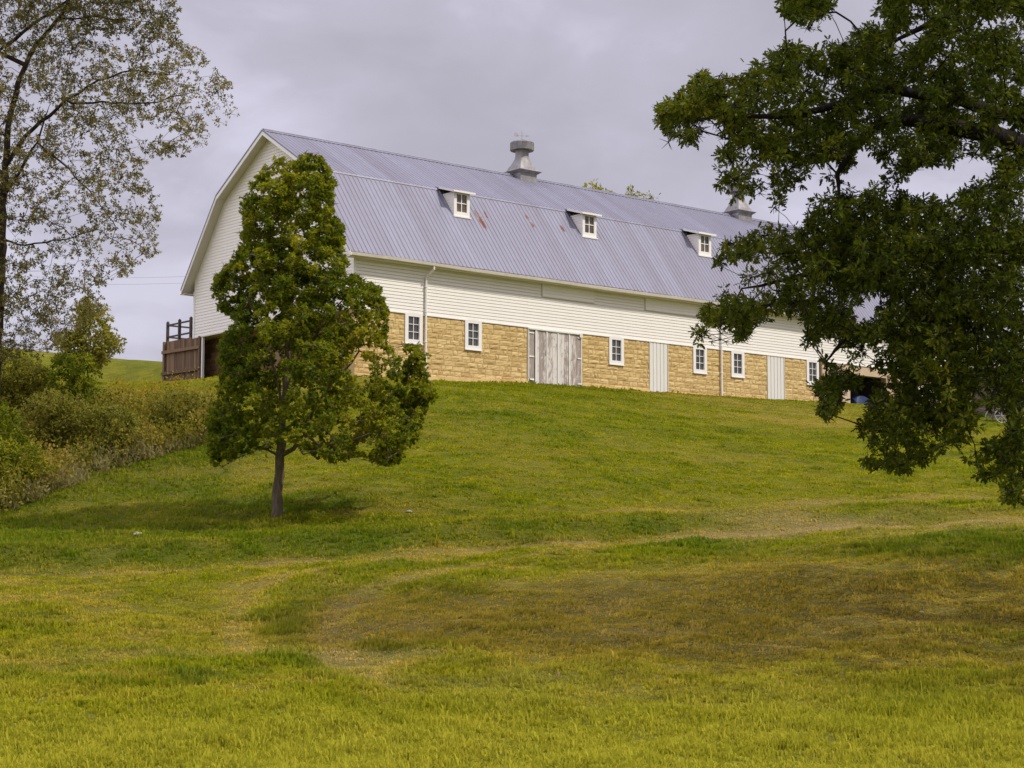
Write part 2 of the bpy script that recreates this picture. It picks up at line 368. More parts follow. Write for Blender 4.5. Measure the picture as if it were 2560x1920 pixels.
def fbm(x, y, sc, seed): return 0.5*vnoise(x, y, sc, seed)+0.3*vnoise(x, y, sc/2.3, seed+1)+0.2*vnoise(x, y, sc/5.1, seed+2)
TRACK_B = [hit(*q) for q in ((1500, 1295), (1700, 1282), (1950, 1262), (2250, 1245), (2600, 1235))]
TRACK_C = [hit(*q) for q in ((1500, 1372), (1250, 1402), (1050, 1440), (910, 1480), (840, 1540), (820, 1600), (860, 1660), (980, 1710))]
TRACK_D = [hit(*q) for q in ((1000, 1400), (820, 1430), (650, 1470), (590, 1530), (585, 1590), (640, 1640))]
ARC = [hit(*q) for q in ((1150, 1400), (900, 1440), (760, 1490), (715, 1550), (735, 1610), (800, 1650))]
BARE = [hit(*q) for q in ((2010, 1322), (2120, 1314), (2230, 1309), (2340, 1305), (2450, 1300))]
DRY = [(2230, 1309, 1.5, 0.5), (1650, 1285, 1.0, 0.9), (1300, 1530, 2.5, 0.5), (2000, 1020, 3.0, 0.55), (1850, 1010, 2.5, 0.5), (2200, 1060, 3.0, 0.35), (820, 1600, 0.8, 0.7), (1050, 1540, 1.3, 0.5), (560, 1180, 1.4, 0.6), (520, 1250, 1.6, 0.55), (900, 1090, 1.5, 0.5),
       (360, 1290, 1.5, 0.5), (1250, 1600, 2.0, 0.5), (1500, 1520, 2.6, 0.45), (1900, 1500, 3.0, 0.6), (2300, 1560, 2.5, 0.65), (2500, 1480, 2.0, 0.7), (60, 1480, 1.6, 0.5), (300, 1330, 1.0, 0.5), (1300, 1120, 1.5, 0.3), (820, 1230, 1.4, 0.35), (100, 1290, 1.5, 0.5), (300, 1190, 1.2, 0.5), (1650, 1700, 1.5, 0.3), (2060, 1420, 2.0, 0.45)]
DRY = [(*hit(a, b), c, d) for a, b, c, d in DRY]
LUSH = [(60, 1330, 3.5, 0.9), (250, 1250, 2.6, 0.8), (380, 1190, 2.0, 0.9), (600, 1330, 2.0, 0.4), (790, 1262, 1.15, 1.0), (700, 1270, 0.7, 0.7), (120, 1330, 3.0, 0.8), (300, 1230, 2.0, 0.7), (480, 1160, 1.5, 0.6), (700, 1560, 1.0, 0.25), (900, 1350, 1.5, 0.4), (2480, 1380, 1.4, 1.3), (2340, 1360, 1.1, 0.9), (2330, 1740, 1.0, 0.4), (1750, 1360, 1.5, 0.4), (200, 1370, 2.0, 0.5)]
LUSH = [(*hit(a, b), c, d) for a, b, c, d in LUSH]
def cover(x, y):
    """(dryness, lushness) of the turf"""
    n = fbm(x, y, 3.2, 3); n2 = fbm(x, y, 0.7, 9)
    n3 = fbm(x*0.55+y*0.12, y, 0.9, 33)
    dry = 0.6*np.clip((n-0.5)*3.4, 0, 1) + 0.55*np.clip((n2-0.50)*4, 0, 1) + 0.5*np.clip((n3-0.52)*5, 0, 1)*np.clip((44-y)/8, 0.35, 1)
    tw = poly_dist(x, y, TRACK); dry = dry + 1.5*np.exp(-(tw/(0.38+0.6*n2))**2)*(0.45+1.0*n)
    tw = poly_dist(x, y, TRACK_B); dry = dry + 1.3*np.exp(-(tw/(0.45+0.6*n2))**2)*(0.3+1.0*n)
    tw = poly_dist(x, y, TRACK_C); dry = dry + 0.9*np.exp(-(tw/(0.22+0.3*n2))**2)*(0.3+1.0*n)
    tw = poly_dist(x, y, TRACK_D); dry = dry + 0.7*np.exp(-(tw/(0.16+0.3*n2))**2)*(0.3+1.0*n)
    for a, b, r_, k in DRY: dry = dry + k*np.exp(-(((x-a)**2+((y-b)*0.8)**2)/r_**2))*(0.3+1.3*n2)
    lush = 0.45*np.clip((fbm(x, y, 4.5, 21)-0.48)*3, 0, 1) + 0.6*np.clip((fbm(x*0.5, y, 0.7, 71)-0.53)*5, 0, 1)
    tw = poly_dist(x, y, ARC); kf = np.clip((x+6.5)/2.0, 0, 1); kf = np.exp(-((x+2.6)/1.5)**2); lush = lush + 0.7*kf*np.exp(-(tw/(0.25+0.5*n2))**2)*(0.4+n2)
    sd = bank(x, y); lush = lush + 0.55*np.exp(-((sd-0.9)/0.9)**2)*(0.3+1.2*n2)
    for a, b, r_, k in LUSH: lush = lush + 1.25*k*np.exp(-(((x-a)**2+((y-b)*0.9)**2)/r_**2)**1.5)
    near = np.clip((20.3-y+0.8*(n-0.5))/2.2, 0, 1); dry = dry*(1-0.55*near); lush = lush*(1-0.6*near)
    hillg = np.clip((y-38)/6, 0, 1)*np.clip((x+8)/6, 0, 1); dry = dry*(1-0.45*hillg); up_ = np.exp(-((x-9.5)/5.5)**2-((y-66)/5.5)**2); dry = dry + 0.75*up_*np.clip((fbm(x*0.6, y, 1.6, 88)-0.38)*3, 0, 1); dry = dry + 0.7*np.exp(-((x+3.0)/1.6)**2-((y-52)/3.0)**2)*np.clip((n2-0.4)*4, 0, 1)
    toe = np.clip((sd+0.15)/0.35, 0, 1); wl = np.clip((-x-1.5)/3.0, 0, 1)
    lush = lush*(1-(1-toe)*wl*np.clip((y-27)/3, 0, 1)*0.9) + 0.42*wl*toe*np.exp(-np.clip(sd, 0, 99)/4.0)*(0.5+n2)
    dry = dry + 0.42*np.exp(-((x-0.8)/4.2)**2-((y-24.5)/3.4)**2)*(0.3+1.5*n2)  # broad dry zone; its brown also paints in more oak shade
    lush = np.clip(lush, 0, 1); return np.clip(dry*(1-0.65*lush), 0, 1), lush
def bareness(x, y):
    n2 = fbm(x, y, 0.8, 66); b = 1.3*np.exp(-(poly_dist(x, y, BARE)/(0.95+1.1*n2))**2)*(0.35+1.2*n2)
    for T_, a_, w_ in ((TRACK, 0.45, 0.28), (TRACK_B, 0.30, 0.30), (TRACK_C, 0.36, 0.22), (TRACK_D, 0.20, 0.16)): b = b + a_*np.exp(-(poly_dist(x, y, T_)/(w_*(0.5+n2)))**2)*(0.2+1.5*fbm(x, y, 1.7, 67))
    b = b + 0.5*np.exp(-((x-0.5)/5.0)**2-((y-24.0)/3.2)**2)*np.clip((fbm(x*0.7, y, 1.1, 68)-0.5)*5, 0, 1)
    return np.clip(b, 0, 1)
def sun_paleness(x, y): return np.clip((22.0-y+5*(fbm(x, y, 2.1, 44)-0.5))/5.0, 0, 0.85)  # paler near grass, partly the sunlit foreground strip put into the colour
dryv, lushv = cover(xs, ys)
nx, ny = len(gx), len(gy)
ii = (np.arange(ny-1)[:, None]*nx + np.arange(nx-1)[None]).ravel()
faces = np.stack([ii, ii+1, ii+nx+1, ii+nx], 1)
def turf_colour(t, blade):
    p = poscо(t); v = attr(t, 'dry'); l = attr(t, 'lush')
    n = t.noise(p, 1.7, 5, 0.6); n2 = t.noise(p, 11.0 if not blade else 5.0, 5, 0.65)
    k = 1.75 if not blade else 2.55
    green = t.ramp(n, [(0.3, (0.075*k, 0.088*k, 0.003)), (0.5, (0.110*k, 0.120*k, 0.0045)), (0.72, (0.158*k, 0.155*k, 0.009))])
    lush = (0.034*k, 0.066*k, 0.004)
    straw = t.ramp(n2, [(0.3, (0.125*k, 0.098*k, 0.022)), (0.55, (0.205*k, 0.160*k, 0.052)), (0.8, (0.27*k, 0.215*k, 0.095))])
    c = t.mix(t.math('MULTIPLY', l, 0.75), green, lush)
    c = t.mix(t.math('MULTIPLY', v, 0.85), c, straw)
    c = t.mix(t.math('MULTIPLY', attr(t, 'bare'), 0.75), c, t.mix(n2, (0.165*k, 0.118*k, 0.040*k), (0.29*k, 0.215*k, 0.100*k)))
    c = t.mix(t.mapr(t.noise(t.scale(p, (0.55, 1.0, 1.0)), 3.2, 5, 0.7), 0.42, 0.60, 0.38, 0.0), c, t.mix(1.0, c, (0.50, 0.54, 0.55), 'MULTIPLY'))
    c = t.mix(attr(t, 'pale'), c, t.mix(n, (0.115*k, 0.120*k, 0.016), (0.185*k, 0.170*k, 0.042)))
    return c, n2, p
m, t = mat_base('turf'); c, n2, p = turf_colour(t, False)
c = t.mix(t.mapr(t.noise(p, 26.0, 5, 0.7), 0.42, 0.62, 0.45, 0.0), c, (0.035, 0.03, 0.008))
hh = t.math('ADD', t.math('MULTIPLY', n2, 1.0), t.noise(p, 38.0, 4, 0.7))
finish(t, principled(t, c, 0.95, bump=hh, bstr=1.0, bdist=0.05, spec=0.1)); M_TURF = m
m, t = mat_base('grass_blade'); c, n2, p = turf_colour(t, True)
c = t.mix(t.mapr(attr(t, 'rnd'), 0.0, 1.0, 0.0, 0.5), c, t.mix(1.0, c, (1.75, 1.6, 2.0), 'MULTIPLY'))
pr = principled(t, c, 0.8, spec=0.06); tr = t.n('ShaderNodeBsdfTranslucent', {'Color': c}).outputs[0]
finish(t, t.n('ShaderNodeMixShader', {0: 0.45, 1: pr, 2: tr}).outputs[0]); M_GRASS = m
ter = fast_mesh('ground', np.stack([xs, ys, zs], 1), [faces], M_TURF, attrs={'dry': dryv, 'lush': lushv, 'pale': sun_paleness(xs, ys), 'bare': bareness(xs, ys)}, smooth=True)
tag(ter, kind='structure')

# ---------------------------------------------------------------- barn
L = 37.7; W = 11.0; H1, H2, H3, BR, EV, OV = 1.87, 5.27, 7.24, 2.22, 0.365, 0.40
ZB = -3.2                                                # base of the walls, below ground
barn = empty('barn', BARN_LOC, ROT)
tag(barn, 'long white barn with lavender grey metal gambrel roof on tan stone base', 'barn')
TH = 0.10                                                # roof thickness measured down
def prof_y(z):                                           # inner half-profile: near-side y at height z
    zi = z
    if zi <= 1.62: return 0.0
    # lower slope underside, passing (-EV, H1-TH) .. (BR, H2-TH)
    if zi <= H2-TH: return max(0.0, -EV + (zi-(H1-TH))*(BR+EV)/(H2-H1))
    return BR + (zi-(H2-TH))*(W/2-BR)/(H3-H2)
PB = 0.118
# siding: every board stands 3 cm proud at its foot and ends in a recessed lock strip
def long_siding(y, sgn, x0, x1):
    mb = MB(); z = 0.0
    while z < H1+0.25:
        p = [(sgn*0.022, z), (sgn*0.013, z+PB*0.86), (0.0, z+PB*0.88), (0.0, z+PB)]
        vs = [(x, y+a, q) for x in (x0, x1) for a, q in [(0.0, z)]+p]
        mb.add(vs, [(i, 5+i, 6+i, i+1) if sgn < 0 else (i+1, 6+i, 5+i, i) for i in range(4)]); z += PB
    mb.box((x0, min(y, y-sgn*0.1), 0.0), (x1, max(y, y-sgn*0.1), H1+0.3), 0.5)
    return mb
long_siding(0, -1, 0.0, L).build('siding_wall', M_SIDING, barn)
long_siding(W, 1, 0.0, L).build('rear_siding_wall', M_SIDING, barn)
def gable(x, sgn):
    mb = MB(); z = 0.0
    while z < H3-TH-0.10:
        p = [(0.0, z), (sgn*0.022, z), (sgn*0.013, z+PB*0.86), (0.0, z+PB*0.88), (0.0, z+PB)]
        vs = [(x+a, k(prof_y(q)), q) for k in (lambda v: v, lambda v: W-v) for a, q in p]
        mb.add(vs, [(i, i+1, 6+i, 5+i) if sgn < 0 else (5+i, 6+i, i+1, i) for i in range(4)]); z += PB
    zs_ = [0.0, 1.62, H2-TH-0.02, H3-TH-0.04]
    ring = [(prof_y(q), q) for q in zs_] + [(W-prof_y(q), q) for q in zs_[::-1]]
    vs = [(x-sgn*0.002, a, q) for a, q in ring] + [(x-sgn*0.08, a, q) for a, q in ring]; n = len(ring)
    mb.add(vs, [tuple(range(n)), tuple(range(n, 2*n))[::-1]] + [(i, (i+1) % n, n+(i+1) % n, n+i) for i in range(n)], 0.5)
    return mb
gable(0.0, -1).build('gable_wall', M_SIDING, barn)
gable(L, 1).build('far_gable_wall', M_SIDING, barn)
for (x, y, sx, sy) in ((0, 0, -1, -1), (0, W, -1, 1), (L, 0, 1, -1), (L, W, 1, 1)):          # corner boards
    mb = MB(); mb.box((min(x+sx*0.040, x-sx*0.07), min(y+sy*0.040, y-sy*0.07), -0.03), (max(x+sx*0.040, x-sx*0.07), max(y+sy*0.040, y-sy*0.07), 1.80)); mb.build('corner_board', M_TRIM, barn)
mb = MB(); mb.box((-0.044, -0.044, -0.045), (L, 0.5, -0.003)); mb.build('sill_board', M_TRIM, barn)
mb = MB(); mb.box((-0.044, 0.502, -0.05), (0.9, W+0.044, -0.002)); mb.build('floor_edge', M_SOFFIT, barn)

# openings in the basement wall: (x0,x1,z0)
WINX = [2.6, 5.32, 12.48, 17.12, 19.35, 24.02, 31.6, 35.2]; WW, WH = 0.76, 1.08
OPEN = [(x-WW/2, x+WW/2, -WH) for x in WINX] + [(7.93, 10.65, -3.2), (14.27, 15.31, -3.2), (21.15, 22.23, -3.2), (26.5, 29.0, -3.2)]
def stone_wall(x0, x1, zt, zb, ch=0.185, opens=()):
    mb = MB(); zt0 = zt; z = zt
    while z > zb:
        zb_ = z-ch*random.uniform(0.85, 1.15); x = x0-random.uniform(0, 0.3)
        while x < x1:
            x2 = x+random.uniform(0.16, 0.62); a, b = max(x, x0), min(x2, x1)
            segs = [(a, b)]
            for (p0, p1, pz) in opens:
                if z > pz+0.02:
                    ns = []
                    for (s0, s1) in segs:
                        if s1 <= p0 or s0 >= p1: ns.append((s0, s1))
                        else:
                            if s0 < p0: ns.append((s0, p0))
                            if s1 > p1: ns.append((p1, s1))
                    segs = ns
            for (s0, s1) in segs:
                if s1-s0 < 0.05: continue
                r_ = random.random(); g = 0.010; nu, nv = 4, 3; vs = []; bx, bz = random.uniform(0.25, 0.75), random.uniform(0.3, 0.8); ht = random.uniform(0.008, 0.030)
                for j in range(nv+1):
                    for i in range(nu+1):
                        u, v = i/nu, j/nv; e = min(u, 1-u, v, 1-v) > 0.01
                        hgt = (ht*(1-0.5*abs(u-bx)/0.75-0.4*abs(v-bz)/0.75) + random.uniform(-0.014, 0.014)) if e else 0.004
                        vs.append((s0+g+(s1-s0-2*g)*u + (random.uniform(-.012, .012) if e else random.uniform(-.006, .006)), -hgt, zb_+g+(z-zb_-2*g)*v+random.uniform(-.006, .006)))
                mb.add(vs, [(j*(nu+1)+i, j*(nu+1)+i+1, (j+1)*(nu+1)+i+1, (j+1)*(nu+1)+i) for j in range(nv) for i in range(nu)], r_)
            x = x2
        z = zb_
    return mb
for (a, b) in ((0.05, 7.93), (10.65, 14.27), (15.31, 21.15), (22.23, 24.42)): stone_wall(a, b, -0.05, -2.75, opens=OPEN).build('stone_wall', M_STONE, barn)
mb = MB()                                                # mortar backing, cut round the openings
cuts = sorted([o_ for o_ in OPEN if o_[0] < 24.4]); x = 0.05
for (p0, p1, pz) in cuts:
    mb.box((x, 0.004, ZB), (p0, 0.35, -0.06), 0.4)
    if pz > -3: mb.box((p0, 0.004, ZB), (p1, 0.35, pz-0.002), 0.4)
    else: mb.build('mortar_backing', M_MORTAR, barn); mb = MB()
    x = p1
mb.box((x, 0.004, ZB), (24.46, 0.35, -0.06), 0.4)
mb.build('mortar_backing', M_MORTAR, barn)
mb = MB(); x = 0.05                                      # smooth plinth course, stopping at the doors
for (p0, p1, pz) in [o_ for o_ in cuts if o_[2] < -3]+[(24.42, 24.42, -3)]:
    n = 24
    for k in range(n):
        a, b = x+(p0-x)*k/n, x+(p0-x)*(k+1)/n
        zt = -2.30+0.33*min(1, max(0, a/9.0)) if a < 9 else -1.97+(a-9)*0.006
        mb.box((a, -0.075+random.uniform(-.006, .006), ZB), (b, -0.001, zt-0.04+random.uniform(-0.012, 0.012)), random.random()*0.4+0.6)
    x = p1; mb.build('plinth', M_STONE, barn); mb = MB()
# the peach wall beyond the last window, with an open bay
mb = MB(); mb.box((24.56, -0.01, ZB), (26.5, 0.3, -0.05)); mb.box((26.5, -0.01, -0.45), (29.0, 0.3, -0.05)); mb.box((29.0, -0.01, ZB), (L, 0.3, -0.05))
mb.build('peach_wall', M_PEACH, barn)
mb = MB(); mb.box((24.46, -0.10, ZB), (24.56, 0.3, -0.048)); mb.build('corner_post', M_BROWNWOOD, barn)
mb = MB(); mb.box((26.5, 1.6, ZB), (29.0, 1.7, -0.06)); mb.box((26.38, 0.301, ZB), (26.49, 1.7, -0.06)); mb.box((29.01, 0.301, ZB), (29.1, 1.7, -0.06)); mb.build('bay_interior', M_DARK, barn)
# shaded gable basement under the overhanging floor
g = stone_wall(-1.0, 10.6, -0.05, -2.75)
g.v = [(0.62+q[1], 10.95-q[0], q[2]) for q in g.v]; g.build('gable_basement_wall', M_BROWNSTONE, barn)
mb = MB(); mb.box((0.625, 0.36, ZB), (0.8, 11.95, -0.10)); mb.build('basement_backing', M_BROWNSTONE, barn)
mb = MB(); mb.box((-0.02, 10.28, ZB), (0.07, 10.37, -0.052)); mb.build('porch_post', M_TRIM, barn)
mb = MB(); mb.box((0.35, 4.9, ZB), (0.56, 5.6, -0.3)); mb.build('end_door', M_BROWNWOOD, barn)

# windows
def window(x, glass=M_GLASS):
    mb = MB(); z0, z1 = -WH, -0.002; x0, x1 = x-WW/2, x+WW/2; fw = 0.135
    y0 = -0.045
    mb.box((x0-0.01, y0, z0-0.01), (x0+fw, 0.06, z1)); mb.box((x1-fw, y0, z0-0.01), (x1+0.01, 0.06, z1))
    mb.box((x0+fw, y0+0.002, z0-0.01), (x1-fw, 0.058, z0+fw)); mb.box((x0+fw, y0+0.002, z1-fw*0.9), (x1-fw, 0.058, z1-0.001))
    o_ = mb.build('window', M_TRIM, barn)
    mb = MB(); a, b = x0+fw, x1-fw; c_, d = z0+fw, z1-fw*0.9
    mb.box(((a+b)/2-0.011, -0.015, c_), ((a+b)/2+0.011, 0.02, d))
    for k in (1, 2): zz_ = c_+(d-c_)*k/3; mb.box((a, -0.013, zz_-0.011), (b, 0.018, zz_+0.011))
    mb.build('muntin', M_TRIM, o_)
    mb = MB(); mb.box((a-0.02, 0.025, c_-0.02), (b+0.02, 0.03, d+0.02)); mb.build('pane', glass, o_)
    mb = MB(); mb.box((x0-0.02, -0.075, z0-0.045), (x1+0.02, 0.03, z0-0.012)); mb.build('window_sill', M_TRIM, o_)
for x in WINX: window(x)

# big weathered door on the stone wall
mb = MB(); x = 8.30; 
while x < 10.60:
    x2 = min(x+random.uniform(0.16, 0.27), 10.60); y_ = -0.03-random.uniform(0, 0.012)
    mb.box((x+0.004, y_, -2.22+random.uniform(-0.02, 0.02)), (x2-0.004, 0.03, -0.10)); x = x2
dr = mb.build('barn_door', M_OLDDOOR, barn)
for xx in (8.33, 8.86, 9.42, 9.99): mb = MB(); mb.box((xx-0.05 if xx < 8.4 else xx-0.025, -0.065, -2.2), (xx+0.05 if xx < 8.4 else xx+0.025, -0.044, -0.11), 1.0); mb.build('batten', M_DOORW, dr)
mb = MB(); mb.box((7.97, -0.02, -2.16), (8.27, 0.02, -0.10), 0.0); ft = mb.build('fixed_door_leaf', M_OLDDOOR, barn)
mb = MB()
for zz_ in (-0.22, -1.12, -1.98): mb.bar((8.0, -0.035, zz_), (8.24, -0.035, zz_), 0.03, 0.05)
mb.tube([(7.965, -0.05, -0.15), (7.965, -0.05, -1.9), (8.02, -0.05, -2.0), (8.22, -0.05, -2.02)], 0.02, 6)
mb.build('hinge_strap', M_TRIM, ft)
for zz_ in (-0.22, -1.02, -2.0): mb = MB(); mb.bar((10.42, -0.05, zz_), (10.63, -0.05, zz_), 0.02, 0.045); mb.build('hinge', M_TRIM, dr)
mb = MB(); mb.box((7.93, -0.05, -2.3), (7.965, 0.05, -0.06)); mb.box((10.61, -0.05, -2.3), (10.65, 0.05, -0.06)); mb.box((7.965, -0.085, -0.098), (10.61, 0.05, -0.05)); mb.box((10.5, -0.11, -0.2), (10.64, -0.086, -0.055))
mb.build('door_frame', M_DOORW, barn)
# ribbed white doors
for (a, b) in ((14.27, 15.31), (21.15, 22.23)):
    mb = MB(); n = 5; wv = (b-a-0.06)/n
    for k in range(n):
        q = a+0.03+k*wv
        mb.box((q+0.003, -0.02, -2.35), (q+wv-0.028, 0.02, -0.05)); mb.box((q+wv-0.028, -0.002, -2.35), (q+wv+0.003, 0.018, -0.052), 0.9)
    d_ = mb.build('panel_door', M_DOORW, barn)
    mb = MB(); mb.box((a, -0.035, -2.4), (a+0.03, 0.05, -0.049)); mb.box((b-0.03, -0.035, -2.4), (b, 0.05, -0.049)); mb.build('door_frame', M_GUTTER, d_)
# hay hatches in the siding
for (a, b) in ((8.65, 11.32), (14.06, 16.9)):
    mb = MB(); z0, z1 = 1.235, 1.70
    z = z0
    while z < z1-0.01:
        mb.add([(a, -0.05, z), (b, -0.05, z), (b, -0.032, z+PB), (a, -0.032, z+PB), (a, -0.022, z), (b, -0.022, z)], [(0,1,2,3), (4,5,1,0)], 0.5); z += PB
    mb.add([(a, -0.05, z0), (a, -0.03, z1), (a, 0.0, z1), (a, 0.0, z0)], [(0,1,2,3)], 0.5); mb.add([(b, -0.05, z0), (b, -0.03, z1), (b, 0.0, z1), (b, 0.0, z0)], [(3,2,1,0)], 0.5)
    hh_ = mb.build('hatch', M_SIDING, barn)
    mb = MB(); mb.box((a-0.03, -0.058, z0-0.03), (a, -0.02, z1)); mb.box((a-0.03, -0.062, z0-0.035), (b, -0.02, z0-0.002)); mb.build('hatch_trim', M_SOFFIT, hh_)

# roof
SL = [((-EV, H1), (BR, H2)), ((BR, H2), (W/2, H3))]
def mir(y): return W-y
mb = MB(); RS = 0.20; RHT = 0.019
for side in (0, 1):
    for (ya, za), (yb, zb) in SL:
        ny_, nz_ = -(zb-za), (yb-ya); nl = math.hypot(ny_, nz_); ny_, nz_ = ny_/nl, nz_/nl
        if za > 3: ya_, za_, yb_, zb_ = ya-0.05*(yb-ya)/nl, za-0.05*(zb-za)/nl+0.03, yb, zb+0.03
        else: ya_, za_, yb_, zb_ = ya, za, yb, zb
        prof = []; x = -OV
        while x < L+OV-0.001:
            prof += [(x, 0), (x+RS*0.74, 0.0), (x+RS*0.82, RHT), (x+RS*0.92, RHT)]; x += RS
        prof.append((L+OV, 0))
        vs = []
        for (yy, z_) in ((ya_, za_), (yb_, zb_)):
            for (px_, h_) in prof:
                y_ = yy+ny_*h_; vs.append((px_, y_ if side == 0 else mir(y_), z_+nz_*h_))
        n = len(prof); mb.add(vs, [(i, i+1, n+i+1, n+i) if side == 0 else (n+i, n+i+1, i+1, i) for i in range(n-1)], 0.5)
roof = mb.build('roof', M_ROOF, barn)
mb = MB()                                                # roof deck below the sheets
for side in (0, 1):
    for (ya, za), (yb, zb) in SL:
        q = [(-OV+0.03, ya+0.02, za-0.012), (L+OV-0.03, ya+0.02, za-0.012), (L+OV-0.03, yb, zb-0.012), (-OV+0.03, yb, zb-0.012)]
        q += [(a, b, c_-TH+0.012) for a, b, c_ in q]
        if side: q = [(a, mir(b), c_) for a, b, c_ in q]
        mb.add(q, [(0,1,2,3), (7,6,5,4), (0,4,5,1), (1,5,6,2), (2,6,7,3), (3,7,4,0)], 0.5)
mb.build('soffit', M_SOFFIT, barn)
mb = MB()
for k in (-1, 1): mb.add([(-OV, W/2, H3+0.065), (L+OV, W/2, H3+0.065), (L+OV, W/2+k*0.17, H3-0.046), (-OV, W/2+k*0.17, H3-0.046)], [(0,1,2,3)])
mb.tube([(-OV, W/2, H3+0.06), (L+OV, W/2, H3+0.06)], 0.03, 6); mb.build('ridge_cap', M_ROOF, barn)
mb = MB()
for side in (0, 1):
    pts = [(BR-0.07, H2-0.06), (BR-0.045, H2+0.006), (BR+0.05, H2+0.05)]
    for (a, b), (c_, d) in zip(pts[:-1], pts[1:]):
        f_ = (lambda y: y) if side == 0 else mir
        mb.add([(-OV, f_(a), b), (L+OV, f_(a), b), (L+OV, f_(c_), d), (-OV, f_(c_), d)], [(0,1,2,3)])
mb.build('break_flashing', M_ROOF, barn)
# barge boards along both gable edges
for xg, sx in ((-OV, -1), (L+OV, 1)):
    mb = MB()
    pr_ = [(-EV, H1), (BR, H2), (W/2, H3), (W-BR, H2), (W+EV, H1)]
    for (a, b), (c_, d) in zip(pr_[:-1], pr_[1:]):
        x0, x1 = sorted((xg, xg+sx*0.03))
        q = [(x, y_, z_+dz) for x in (x0, x1) for (y_, z_) in ((a, b), (c_, d)) for dz in (0.035, -0.175)]
        mb.add(q, [(0,1,3,2), (4,6,7,5), (0,4,5,1), (2,3,7,6), (0,2,6,4), (1,5,7,3)], 0.3)
    mb.build('barge_board', M_TRIM, barn)
mb = MB()                                                # lavender edge flashing over the near barge board
for (a, b), (c_, d) in zip(pr_[:-1], pr_[1:]):
    mb.add([(-OV-0.045, a, b+0.045), (-OV-0.045, c_, d+0.045), (-OV+0.06, c_, d+0.045), (-OV+0.06, a, b+0.045), (-OV-0.045, a, b-0.02), (-OV-0.045, c_, d-0.02)], [(0,1,2,3), (4,5,1,0)])
mb.build('edge_flashing', M_ROOF, barn)
# eave board and soffit return + gutters
for side in (0, 1):
    f_ = (lambda y: y) if side == 0 else mir
    def bx(mb, a, b): mb.box((a[0], min(f_(a[1]), f_(b[1])), a[2]), (b[0], max(f_(a[1]), f_(b[1])), b[2]))
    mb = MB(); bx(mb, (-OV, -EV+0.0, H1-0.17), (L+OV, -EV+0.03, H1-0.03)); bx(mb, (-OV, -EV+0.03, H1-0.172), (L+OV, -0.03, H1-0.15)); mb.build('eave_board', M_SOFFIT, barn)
    mb = MB(); a0, a1 = (-OV-0.02, L+OV+0.02)
    gp = [(-EV-0.002, -0.05), (-EV-0.004, -0.135), (-EV-0.06, -0.165), (-EV-0.105, -0.15), (-EV-0.125, -0.055), (-EV-0.118, -0.05), (-EV-0.10, -0.14), (-EV-0.06, -0.155), (-EV-0.01, -0.125), (-EV-0.008, -0.05)]
    n = len(gp); segs = 22; xs_ = np.linspace(a0, a1, segs+1)
    vs = []
    for i, x in enumerate(xs_):
        sag = 0.012*math.sin(x*0.9)+0.01*math.sin(x*0.37+1)
        for (y_, z_) in gp: vs.append((x, f_(y_), H1+z_+sag))
    fs = [(i*n+k, i*n+(k+1) % n, (i+1)*n+(k+1) % n, (i+1)*n+k) for i in range(segs) for k in range(n)] + [tuple(range(n)), tuple(range(segs*n, segs*n+n))]
    mb.add(vs, fs, 0.4)
    hang = []
    for k in range(48 if side == 0 else 0):
        mb_h = MB(); hang.append(mb_h); x = 0.1+k*0.8; mb_h.bar((x, f_(-EV-0.128), H1-0.05), (x, f_(-EV+0.02), H1-0.03), 0.02, 0.012)
    gt = mb.build('gutter', M_GUTTER, barn); [h_.build('gutter_hanger', M_TRIM, gt) for h_ in hang]
def downspout(x, y_, sg, zbot):
    mb = MB(); mb.tube([(x+0.10, y_+sg*(EV+0.05), H1-0.15), (x+0.10, y_+sg*(EV+0.05), H1-0.25), (x, y_+sg*0.09, H1-0.52), (x, y_+sg*0.08, H1-0.62), (x, y_+sg*0.08, zbot)], 0.042, 8)
    o_ = mb.build('downspout', M_TRIM, barn)
    for z in (1.0, 0.1, -1.0): mb = MB(); mb.box((x-0.055, y_-0.13 if sg < 0 else y_, z-0.015), (x+0.055, y_ if sg < 0 else y_+0.13, z+0.015)); mb.build('pipe_strap', M_TRIM, o_)
for x, zb in ((3.10, -2.45), (18.33, -2.05), (33.5, -2.05)): downspout(x, 0, -1, zb)
downspout(0.12, W, 1, -1.9)

